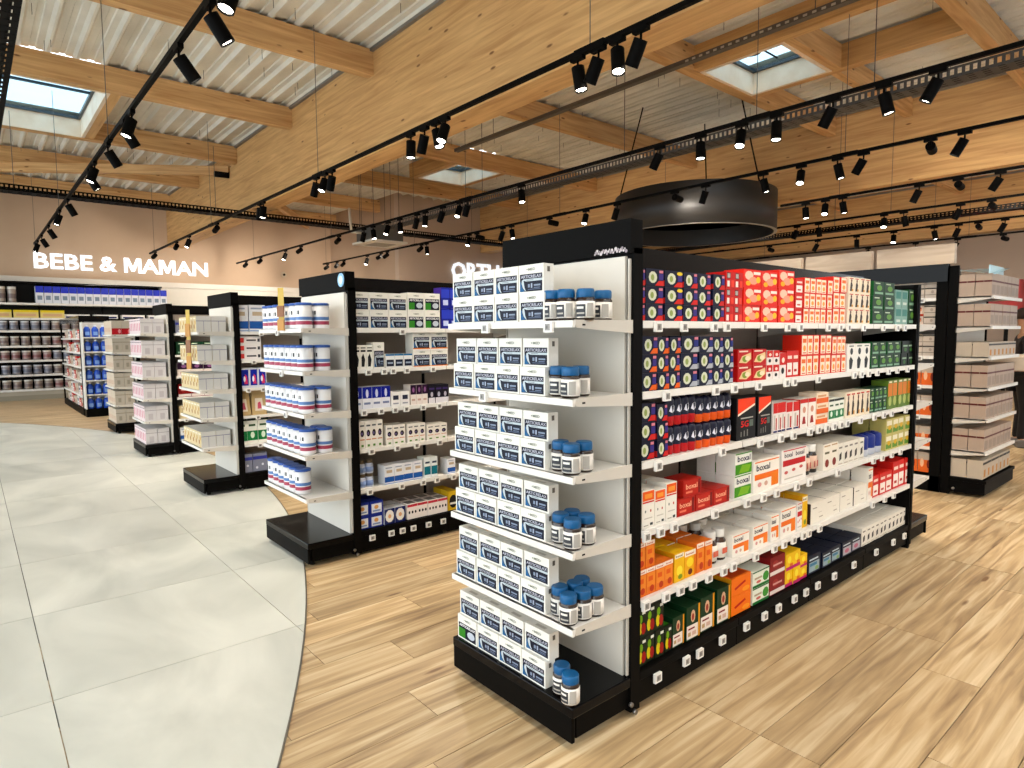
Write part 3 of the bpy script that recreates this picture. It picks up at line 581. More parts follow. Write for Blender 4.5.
# ------------------------------------------------------------------ track lighting
LENS = mat('#fff6e6', .3, 0, 14)
hm = MB(); hm.tube((0, 0, 0), (0, 0, -.17), .047, BLK, n=16, caps=False); hm.tube((0, 0, -.165), (0, 0, -.02), .041, BLKM, .03, n=14, caps=False)
hm.poly([(.047*math.cos(t*PI/8), .047*math.sin(t*PI/8), 0) for t in range(16)], BLK); HOUS = hm.mesh('housing')
lm = MB(); lm.poly([(.039*math.cos(t*PI/7), .039*math.sin(t*PI/7), -.158) for t in range(14)][::-1], LENS); LENM = lm.mesh('lens')
am = MB(); am.box(-.02, -.06, -.03, .02, .06, 0, BLK); am.tube((0, 0, -.03), (0, 0, -.075), .009, BLK, n=6); ADP = am.mesh('adapter')
ld = bpy.data.lights.new('spot_beam', 'SPOT'); ld.energy = SPOT_WATTS; ld.spot_size = math.radians(96); ld.spot_blend = .8; ld.shadow_soft_size = .05; ld.color = (1, .89, .76)
NSPOT = 0
def spotlight(x, y, z, aim, label, group):
    t = thing('spotlight', label, 'spotlight', (x, y, z), 0, group)
    link('adapter', ADP, t)
    d = (Vector(aim)-Vector((x, y, z-.1))).normalized(); q = d.to_track_quat('-Z', 'Y')
    for nm, me in (('housing', HOUS), ('lens', LENM)):
        o = link(nm, me, t, (0, 0, -.07)); o.rotation_mode = 'QUATERNION'; o.rotation_quaternion = q
        o.location = Vector((0, 0, -.075)) - (q @ Vector((0, 0, -.03)))*0
    l = bpy.data.objects.new('spot_beam', ld); C.objects.link(l); l.parent = t; l.rotation_mode = 'QUATERNION'; l.rotation_quaternion = q; l.location = Vector((0, 0, -.075))+d*.18
def track(x, y0, y1, z, label):
    b = MB(); b.box(-.018, 0, 0, .018, y1-y0, .034, BLK); o = b.build('light_track', None, 0, (x, y0, z)); tag(o, label, 'light track')
    for y in [y0+.6+4.6*k for k in range(int((y1-y0)/4.6)+1)]:
        m2 = MB(); m2.tube((0, y-y0, .03), (0, y-y0, 5.33-z), .004, GREYM, n=5); m2.box(-.022, y-y0-.14, -.004, .022, y-y0+.14, .04, BLK); m2.build('suspension_wire', o)
TR = {
 'leftmost track': (1.22, -2, 17.0, [3.75, 4.2, 4.95, 6.6, 6.95, 7.85, 8.75, 9.2, 11.3, 12.35, 14.1, 15.5, 16.4]),
 'track beside the left beam': (3.47, -2, 17.5, [2.75, 2.95, 3.12, 3.32, 5.0, 5.15, 5.35, 5.6, 7.4, 7.6, 7.85, 9.75, 9.9, 12.05, 13.9, 14.9, 16.9]),
 'third track from the left': (5.76, -2, 18.4, [1.72, 2.1, 2.5, 3.0, 3.35, 3.8, 4.3, 6.55, 7.75, 7.95, 8.4, 8.9, 9.15, 9.7, 10.1, 10.65, 11.0, 12.05, 13.95, 14.85, 16.5, 17.6]),
 'track in front of the ring': (7.72, -2, 17.2, [2.05, 2.35, 3.0, 3.28, 3.7, 4.18, 5.0, 5.5, 6.55, 7.2, 8.05, 9.05, 9.3, 10.1, 10.35, 11.9, 12.1, 13.6, 13.9, 14.6, 15.9, 16.3, 16.9]),
 'track right of the ring': (9.98, -1, 5.1, [2.25, 2.7, 3.15, 4.15, 4.4, 4.7]),
 'track over the slotted tray': (12.0, -1, 13, [2.3, 2.8, 3.2, 4.0, 4.3, 5.4, 5.8, 7.1]),
 'second farthest track': (14.2, -1, 13, [3.1, 3.5, 3.8, 4.2, 4.9, 5.6, 6.4, 7.5]),
 'farthest track': (16.4, -1, 13, [2.8, 3.6, 4.4, 5.2, 6.2]),
}
ADDED_UNSEEN = {'leftmost track': [.2, 1.4, 2.4], 'track beside the left beam': [-1.0, .3], 'third track from the left': [-1.2, .1], 'track in front of the ring': [-1, .6], 'track right of the ring': [.3], 'track over the slotted tray': [], 'second farthest track': [], 'farthest track': []}  # unseen spotlights, added out of view to light the near gondola side
for nm, (x, a, b, ys) in TR.items():
    track(x, a, b, 3.5, 'black ceiling light track, '+nm)
    for k, y in enumerate(ys+ADDED_UNSEEN[nm]):
        r = random.random()
        if nm == 'leftmost track': aim = (x+1.6+jit(.6), y+jit(.8), .9) if k % 3 else (x-1.2, y-.2, 0)
        elif y > 12: aim = (x+jit(1), y+3.2, 2.6)
        elif k % 3 == 1 and x > 7: aim = (x+2.5, y+jit(1), 3.2)
        elif k % 2 == 0: aim = (x+jit(.5), y+1.35+jit(.5), .9)
        else: aim = (x+jit(1.0), y-.5+jit(.8), 0)
        if nm != 'leftmost track' and k % 5 == 4: aim = (x-1.1, y-.3, .8)
        lab = 'black cylinder spotlight, %s from the near end, %s' % ('first' if k == 0 else ORD[k], nm) if k < 25 else 'x'
        if k >= len(ys): lab = 'added unseen black cylinder spotlight overhead, %s beyond the picture, %s' % (('first', 'second', 'third', 'fourth', 'fifth')[k-len(ys)], nm)
        spotlight(x, y, 3.5, aim, lab, 'spotlights on the '+nm)

# ------------------------------------------------------------------ cable trays, conduit, ring, air units
def cable_tray(name, p, q, w, h, m, label, pitch=.06):
    p, q = Vector(p), Vector(q); L = (q-p).length; b = MB()
    for s in (-1, 1):
        b.box(0, s*w/2-.002, 0, L, s*w/2+.002, h*.22, m); b.box(0, s*w/2-.002, h*.78, L, s*w/2+.002, h, m)
        n = int(L/pitch)
        for k in range(n+1): b.box(k*pitch, s*w/2-.002, h*.2, k*pitch+pitch*.45, s*w/2+.002, h*.8, m)
    for yy in [-.5+i/4 for i in range(4)]: b.box(0, w*yy, -.002, L, w*(yy+.16), .001, m)
    n = int(L/(pitch*2))
    for k in range(n+1): b.box(k*pitch*2, -w/2, -.003, k*pitch*2+pitch, w/2, .0, m)
    o = b.build(name); o.location = p; o.rotation_euler = (0, 0, math.atan2(q.y-p.y, q.x-p.x)); tag(o, label, 'cable tray')
    c = MB()
    for k in range(3): c.tube((0, -w*.3+w*.3*k, .02), (L, -w*.25+w*.28*k, .02), .012, BLKM, n=5)
    c.build('cable', o)
    s = MB()
    for k in range(int(L/3)+1):
        X = .5+3*k
        if X < L: s.tube((X, 0, 0), (X, 0, 5.05-p.z), .005, GREYM, n=5)
    s.build('hanger_rod', o); return o
cable_tray('cable_tray', (-2.8, 12.9, 3.80), (13.5, 12.9, 3.80), .3, .1, BLK, 'black cable tray crossing the shop above the far end displays')
cable_tray('cable_tray', (6.62, -1, 3.66), (6.62, 11.6, 3.66), .2, .09, mat('#3a3835', .5), 'grey slotted cable tray beside the third light track', .055)
cable_tray('cable_tray', (12.9, -1, 3.45), (12.9, 12, 3.45), .22, .09, BLK, 'black slotted cable tray beyond the round ring')
cable_tray('cable_tray', (.26, -1, 3.6), (.26, 11.1, 3.6), .24, .1, BLK, 'black slotted cable tray at the upper left corner')
m = MB(); m.box(6.42, -1, 4.58, 6.50, 9, 4.63, mat('#5d554c', .5)); 
for k in range(60):
    m.box(6.415, -.9+k*.09, 4.59, 6.42, -.86+k*.09, 4.61, mat('#c9c2b4', .5))
for k in range(4): m.tube((6.46, .5+2.5*k, 4.63), (6.46, .5+2.5*k, 5.33), .005, GREYM, n=5)
tag(m.build('conduit_rail'), 'thin brown perforated rail hanging below the skylights', 'rail')
m = MB(); RC = (9.75, 6.55); K = mat('#23211f', .5)
m.lathe([(1.32, 3.2, K), (1.35, 3.2, K), (1.35, 3.86, K), (1.32, 3.86, K)], 64, RC, True, False); o = MB()
mesh_in = [(1.32, 3.86, K), (1.32, 3.2, K)]
m.lathe(mesh_in, 64, RC, True, False); ring = m.build('ring_canopy')
o.lathe([(.001, 3.5, BLKM), (1.32, 3.5, BLKM)], 48, RC); o.build('inner_disc', ring)
o = MB(); o.lathe([(1.30, 3.198, mat('#8f8b84', .4)), (1.355, 3.198, mat('#8f8b84', .4)), (1.355, 3.205, mat('#8f8b84', .4))], 64, RC, True, False); o.build('bottom_rim', ring)
for a in (.4, 2.5, 4.6):
    o = MB(); X, Y = RC[0]+1.3*math.cos(a), RC[1]+1.3*math.sin(a); o.tube((X, Y, 3.85), (X*.7+RC[0]*.3, Y*.7+RC[1]*.3, 5.36), .012, BLK, n=6); o.build('hanging_cable', ring)
tag(ring, 'large round black ring canopy hanging above the near gondola', 'canopy')
def cassette(x, y, z, s, label):
    t = thing('air_conditioner', label, 'air conditioner', (x, y, z)); g, wt = mat('#5f5f5c', .35, .4), mat('#dedad0', .4)
    b = MB(); b.box(-s*.42, -s*.42, .04, s*.42, s*.42, .36, g); b.build('casing', t, .01)
    b = MB(); b.box(-s/2, -s/2, 0, s/2, s/2, .045, wt); b.build('grille_frame', t, .01)
    b = MB()
    for k in range(9): b.box(-s*.28, -s*.28+k*s*.065, -.008, s*.28, -s*.25+k*s*.065, 0, mat('#a8a49a', .5))
    b.build('grille', t)
    b = MB(); [b.tube((i*s*.35, j*s*.35, .36), (i*s*.35, j*s*.35, 5.36-z), .006, GREYM, n=5) for i in (-1, 1) for j in (-1, 1)]; b.tube((-s*.42, 0, .2), (-s*.7, .1, .22), .025, mat('#cfc6b4', .6)); b.tube((-s*.7, .1, .22), (-s*.75, .1, .7), .025, mat('#cfc6b4', .6)); b.build('pipework', t)
cassette(6.75, 12.2, 3.42, .85, 'grey air conditioner with white grille hanging left of the ORTHO lettering')
cassette(.12, 11.6, 3.55, .6, 'air conditioner cut by the left edge under the skylight')
m = MB(); m.box(0, 0, 0, .26, .26, .012, mat('#e6e4dc', .3)); m.box(.04, .04, -.004, .08, .08, 0, mat('#f5f8ff', .3, 0, 2)); o = m.build('sensor_plate', None, 0, (1.1, 7.45, 5.0)); tag(o, 'small white plate fixed under the roof at the upper left', 'sensor')
m = MB(); m.lathe([(.02, 3.42, BLKG), (.06, 3.44, BLKG), (.075, 3.49, mat('#d8d6d0', .3)), (.085, 3.56, mat('#d8d6d0', .3)), (.085, 3.6, mat('#d8d6d0', .3))], 18, (.33, 3.2)); tag(m.build('dome_camera'), 'white dome camera under the slotted tray at upper left', 'camera')
for q, (x, y, z, lb) in enumerate([(7.62, 19.88, 3.42, 'small round black wall speaker right of the BEBE & MAMAN lettering'), (14.1, 15.58, 3.95, 'small round wall speaker above the ORTHO lettering')]):
    m = MB(); m.tube((x, y, z), (x, y-.03, z), .09, mat('#b8a890', .6), n=16); m.tube((x, y-.03, z), (x, y-.06, z), .035, BLK, n=12); tag(m.build('wall_speaker'), lb, 'speaker')

# ------------------------------------------------------------------ gondolas
tm = MB(); tm.box(-.021, -.012, -.019, .021, 0, .019, TAGW); tm.poly([(-.013, -.0126, -.012), (.013, -.0126, -.012), (.013, -.0126, .012), (-.013, -.0126, .012)], TAGS)
tm.poly([(-.008, -.0128, -.006), (.002, -.0128, -.006), (.002, -.0128, .006), (-.008, -.0128, .006)], mat('#5e5a55', .4)); TAGM = tm.mesh('price_tag')
def end_display(x, y0, wd, label, levels=5, tags=(), dep=.325, header=True, cat='shelving', deckz=.165, disc=False, base_levels=ZS, top=1.82):
    """end display: front faces -x at x, from y0 to y0+wd"""
    t = thing('end_display', label, 'shelving', (x, y0, 0)); d = dep
    b = MB(); b.prism([(0.02, .0), (.02, .155), (d+.05, .155), (d+.05, .0)], 'y', .01, wd-.01, BLK)
    b2 = MB(); b2.box(.03, .012, .035, d+.02, wd-.012, .13, BLK); b2.box(0, 0, .125, d, wd, deckz, BLKG); b2.box(.0, .004, .03, .018, wd-.004, .13, BLK)
    o = b2.build('base', t, .004)
    for yy in (.08, wd-.08):
        f = MB(); f.tube((.06, yy, 0), (.06, yy, .03), .018, BLKM, n=12); f.build('foot', t)
    f = MB(); f.tube((d-.0, -.008, .055), (d, .004, .055), .009, METAL, n=12); f.tube((d+.02, -.012, .02), (d+.02, 0, .02), .01, METAL, n=12); f.build('levelling_bolt', t)
    b = MB(); b.box(d-.015, .03, deckz, d, wd-.03, top-.03, PANEL); b.build('back_panel', t)
    for yy in (0, wd-.03):
        b = MB(); b.box(d, yy, .02, d+.055, yy+.03, top, BLK); b.box(d-.012, yy+.012, .17, d, yy+.018, top-.04, SHG); b.build('upright', t)
    b = MB(); b.box(d, .03, .02, d+.055, wd-.03, top, BLKM); b.build('rear_board', t)
    if header:
        b = MB(); b.box(d-.02, -.0, top-.02, d+.05, wd, top+.105, BLK); b.build('header', t)
    for i in range(levels):
        z = base_levels[i]; s = MB()
        s.box(.004, .004, z-.012, d-.02, wd-.004, z, SHW); s.prism([(0, z-.024), (.012, z-.024), (.016, z), (.0, z)], 'y', 0, wd, SHW)
        sh = s.build('shelf', t)
        for yy in (.002, wd-.006):
            k = MB(); k.prism([(.03, z-.026), (d-.0, z-.046), (d-.0, z+.004), (.012, z+.002), (.018, z-.024)], 'y', yy, yy+.004, SHG)
            k.box(.05, yy-.001, z-.018, .065, yy+.005, z-.012, BLKM); k.build('bracket', sh)
        for (lv, yy) in tags:
            if lv == i: link('price_tag', TAGM, sh, (-.002, yy-y0, z-.022), -PI/2)
    if disc:
        b = MB(); b.tube((d-.021, .05, top+.05), (d-.026, .05, top+.05), .045, mat('#7fb4de', .4), n=20); b.tube((d-.0262, .05, top+.05), (d-.0275, .05, top+.05), .028, mat('#c2dcf0', .4), n=16); b.build('round_sticker', t)
    return t
def long_gondola(x0, n, bw, y0, yc, label, tags=None, header=True, hz=1.92, levels=5, panel=PEGB, base_h=.13):
    """bays along x, shelves facing -y, front lip at y0, centre panel at yc"""
    t = thing('gondola', label, 'shelving', (x0, y0, 0)); d = yc-y0
    for i in range(n):
        X = i*bw
        b = MB(); b.box(X, .01, .03, X+bw-.003, .03, base_h, BLK); b.box(X, .0, base_h, X+bw-.003, d, base_h+.035, BLK); b.box(X+.02, .05, .0, X+bw-.02, .07, .04, BLKM)
        b.build('plinth', t, .003)
        b = MB(); b.box(X+.03, d-.012, base_h+.03, X+bw-.004, d, 1.8, panel); b.build('back_panel', t)
        for lv in range(levels):
            z = ZS[lv]; s = MB(); s.box(X+.004, .012, z-.012, X+bw-.004, d-.02, z, SHW); s.box(X+.004, 0, z-.026, X+bw-.004, .013, z+.002, SHW)
            sh = s.build('shelf', t)
            for xx in (X+.004, X+bw-.008): k = MB(); k.prism([(.015, z-.026), (d-.02, z-.07), (d-.02, z-.012), (.015, z-.012)], 'x', xx, xx+.004, SHG); k.build('bracket', sh)
            if tags:
                for tx in tags[lv]:
                    if X <= tx-x0 < X+bw: link('price_tag', TAGM, sh, (tx-x0, -.002, z-.022))
        if tags and len(tags) > 5:
            for tx in tags[5]:
                if X <= tx-x0 < X+bw: link('price_tag', TAGM, t, (tx-x0, -.002, base_h-.02))
    for i in range(n+1):
        b = MB(); b.box(max(0, i*bw-.015), d+.0, .0, i*bw+.015, d+.05, 1.82, BLK); b.build('upright', t)
    b = MB(); b.box(0, d, 0, n*bw, d+.02, 1.8, BLKM); b.build('rear_board', t)
    if header:
        b = MB(); b.box(0, d-.01, 1.80, n*bw, d+.04, hz, BLKG); b.build('header', t)
    e = MB(); e.box(n*bw, 0, 0, n*bw+.03, d, 1.8, BLK); 
    if n > 3: e.build('end_panel', t)
    return t
TG1 = [[2.04, 2.21, 2.43, 2.53, 2.85, 3.08, 3.21, 3.53, 3.68, 3.79, 4.0, 4.3, 4.53, 4.66], [2.1, 2.45, 2.6, 2.81, 3.08, 3.16, 3.43, 3.89, 3.99, 4.1, 4.23, 4.41, 4.56, 4.74], [2.05, 2.51, 2.84, 3.04, 3.17, 3.35, 3.45, 3.55, 3.64, 3.73, 3.81, 4.0, 4.21, 4.36, 4.49, 4.74], [1.98, 2.07, 2.16, 2.46, 2.73, 2.88, 3.01, 3.22, 3.36, 3.71, 4.22, 4.36, 4.52, 4.67], [1.98, 2.11, 2.21, 2.3, 2.42, 2.54, 2.62, 2.82, 3.0, 3.1, 3.2, 3.31, 3.37, 3.5, 4.23, 4.43, 4.58], [2.06, 2.26, 2.36, 2.54, 2.75, 2.92, 3.06, 3.23, 3.36, 3.5, 3.71, 3.98, 4.32, 4.61, 4.81]]
TG2 = [[2.33], [2.06, 2.18, 2.25, 2.36, 2.58], [2.02, 2.15, 2.26, 2.35, 2.49, 2.63], [2.07, 2.27, 2.43, 2.63], [2.05, 2.3, 2.48, 2.6, 2.75], [2.06, 2.21, 2.3, 2.39, 2.52, 2.65]]
end_display(1.575, 1.53, .74, 'near white end display with black base, full of navy cartons', tags=((0, 2.0), (0, 1.64), (1, 2.02)))
# small pale dotted print on the header of the near display
hd = [o for o in bpy.data.objects if o.name.startswith('header')][0]
tb = MB()
for q in range(26):
    yy = .175-.0062*q; zz = 1.808+.016*((q*7) % 5)/5; r = .004+.003*((q*3) % 4)/3
    tb.poly([(.3035, yy+r*math.cos(-a*PI/4), zz+r*math.sin(-a*PI/4)) for a in range(8)], mat(('#b8aeb0', '#8f8288', '#c9c0c0')[q % 3], .5))
tb.build('header_print', hd)['kind'] = 'stuff'
long_gondola(1.955, 4, .737, 1.53, 1.885, 'long near gondola stocked with household and health boxes', TG1, hz=1.895)
b = MB()
fe = end_display(0, 0, .74, 'end display on the far end of the long near gondola', header=False); fe.location = (5.29, 2.27, 0); fe.rotation_euler = (0, 0, PI)
place('maroon_white', 5.0, 1.58, .168, 0, .09, .12, .2, 'red box on the base of the far end display of the near gondola', None)
end_display(1.60, 3.92, .76, 'second white end display holding blue lidded tubs above an empty base', disc=True, tags=((0, 4.3), (1, 4.25), (2, 4.2)))
long_gondola(1.985, 4, .72, 3.93, 4.28, 'second gondola with navy cartons and slim white boxes', TG2)
end_display(1.62, 6.37, .76, 'third white end display of white and gold cartons, empty base', tags=((1, 6.9),))
long_gondola(2.005, 4, .72, 6.38, 6.73, 'third gondola with toothpaste boxes and kraft pouches', [[2.2], [2.12], [2.06, 2.2], [2.14], [2.15]])
end_display(1.62, 8.95, .76, 'fourth white end display of white and pink cartons')
long_gondola(2.005, 4, .72, 8.96, 9.31, 'fourth gondola mostly hidden, behind the pink carton display', [[2.1], [2.15], [2.1], [2.15], [2.1]])
end_display(1.69, 11.5, .76, 'fifth white end display of beige cartons by the blue bottles', header=False)
long_gondola(2.075, 4, .72, 11.5, 11.85, 'fifth gondola hidden behind the beige carton display', header=False)

# far unit with the blue bottles: side shelves face -x, bottles face -y
t = thing('side_unit', 'far black unit with side shelves beside the blue bottle display', 'shelving', (1.65, 14.72, 0))
b = MB(); b.box(0, 0, 0, .5, 3.2, .12, BLK); b.build('base', t)
for yy in (0, 3.17): b = MB(); b.box(0, yy, 0, .03, yy+.03, 1.84, BLK); b.build('upright', t)
b = MB(); b.box(.46, 0, .12, .48, 3.2, 1.84, PEGB); b.build('back_panel', t)
b = MB(); b.box(0, 0, 1.82, .5, 3.2, 1.93, BLKG); b.build('header', t)
for z in (1.5, 1.22, .94, .66, .38): b = MB(); b.box(0, .03, z-.03, .4, 3.17, z, SHW); b.build('shelf', t)
t2 = thing('bottle_rack', 'white rack facing the aisle, filled with blue bottles', 'shelving', (1.66, 14.4, 0))
b = MB(); b.box(0, 0, 0, .74, .32, .15, BLK); b.build('base', t2)
b = MB(); b.box(0, 0, .15, .015, .32, 1.8, SHW); b.box(.725, 0, .15, .74, .32, 1.8, SHW); b.box(0, .3, .15, .74, .32, 1.8, SHW); b.build('carcass', t2)
BZ = [1.52, 1.245, .975, .7, .43, .155]
for z in BZ[:5]: b = MB(); b.box(.015, 0, z-.025, .725, .3, z, SHW); b.build('shelf', t2)

# right hand gondola (runs away from the lens), its end display faces -y
RZ = [1.815, 1.549, 1.276, 1.0, .715, .42]
t = thing('tall_gondola', 'tall black gondola at right under a bleached oak fascia', 'shelving', (6.86, 1.90, 0))
b = MB(); b.box(0, 0, 0, 1.0, 4.6, .15, BLK); b.build('base', t, .004)
for k in range(6):
    b = MB(); b.box(0, k*.91, .0, .04, k*.91+.05 if k else .09, 2.12, BLK); b.build('upright', t)
b = MB(); b.box(.38, 0, .15, .40, 4.6, 2.1, PEGB); b.build('back_panel', t)
for z in RZ:
    for k in range(5):
        b = MB(); b.box(.02, k*.91+.09, z-.014, .38, k*.91+.9, z, SHW); b.box(.0, k*.91+.09, z-.028, .02, k*.91+.9, z+.002, SHW); o = b.build('shelf', t)
        for yy in (.2, .6): link('price_tag', TAGM, o, (-.002, k*.91+yy, z-.022), -PI/2)
b = MB(); b.box(-.02, .0, 1.96, .03, 4.6, 2.12, BLKG); b.build('header', t)
for k, (a, c) in enumerate(((-.05, .6), (.65, 1.3), (1.35, 2.0), (2.05, 2.7))):
    b = MB(); b.box(-.03, a, 2.12, .03, c, 2.30, FASCIA); b.build('fascia_board', t)
# end display of it
t = thing('end_display', 'right end display of beige striped cartons on a black base', 'shelving', (6.87, 1.55, 0)); wd = 1.0
b = MB(); b.box(0, 0, .03, wd, .28, .165, BLK); b.box(-.006, -.01, .135, wd+.01, .28, .165, BLK); b.build('base', t, .004)
b = MB(); b.box(.02, .285, .15, wd-.02, .3, 2.0, PANEL); b.build('back_panel', t)
f = MB(); f.tube((-.01, .24, .06), (0, .24, .06), .012, METAL, n=10); f.build('levelling_bolt', t)
for z in RZ[:6]:
    s = MB(); s.box(0, .012, z-.012, wd, .28, z, SHW); s.prism([(0, z-.026), (.014, z-.026), (.014, z+.003), (0, z+.003)], 'x', 0, wd, SHW); sh = s.build('shelf', t)
    k = MB(); k.prism([(.02, z-.026), (.28, z-.06), (.28, z), (.02, z)], 'x', 0, .004, SHG); k.build('bracket', sh)
b = MB(); b.box(-.0, .27, 0, .02, .345, 2.1, BLK); b.box(wd-.02, .27, 0, wd, .31, 2.1, BLK); b.build('upright', t)
g = MB(); GLS = mat('#bfe6f2', .15); g.poly([(0, 0, 2.0), (wd*.5, 0, 2.08), (wd*.5, .28, 2.1), (0, .28, 2.05)], GLS); g.box(.05, .05, 1.98, wd*.5, .06, 2.09, GLS); g.build('glass_canopy', t)

# wall shelving along the back wall
t = thing('wall_shelving', 'long wall shelving of tins under the BEBE & MAMAN lettering', 'shelving', (-4, 19.4, 0))
b = MB(); b.box(0, .05, 0, 8.1, .45, .12, mat('#8d8674', .5)); b.box(0, .04, .12, 8.1, .45, .24, mat('#a8a08e', .5)); b.build('base', t)
b = MB(); b.box(0, .42, .2, 8.1, .46, 2.86, BLKM); b.build('back_panel', t)
WZ = [2.36, 2.0, 1.70, 1.33, .98, .63, .27]
for k, z in enumerate(WZ):
    L = 8.1 if k == 0 else 6.25
    for q in range(6):
        b = MB(); b.box(q*L/6, 0, z-.05, (q+1)*L/6-.01, .4, z, SHW); b.build('shelf', t)
for q in range(7): b = MB(); b.box(q*1.35-.02, .38, 0, q*1.35+.02, .44, 2.84, BLK); b.build('upright', t)
b = MB(); b.box(0, .0, 2.83, 8.1, .42, 2.87, BLKG); b.build('canopy', t)

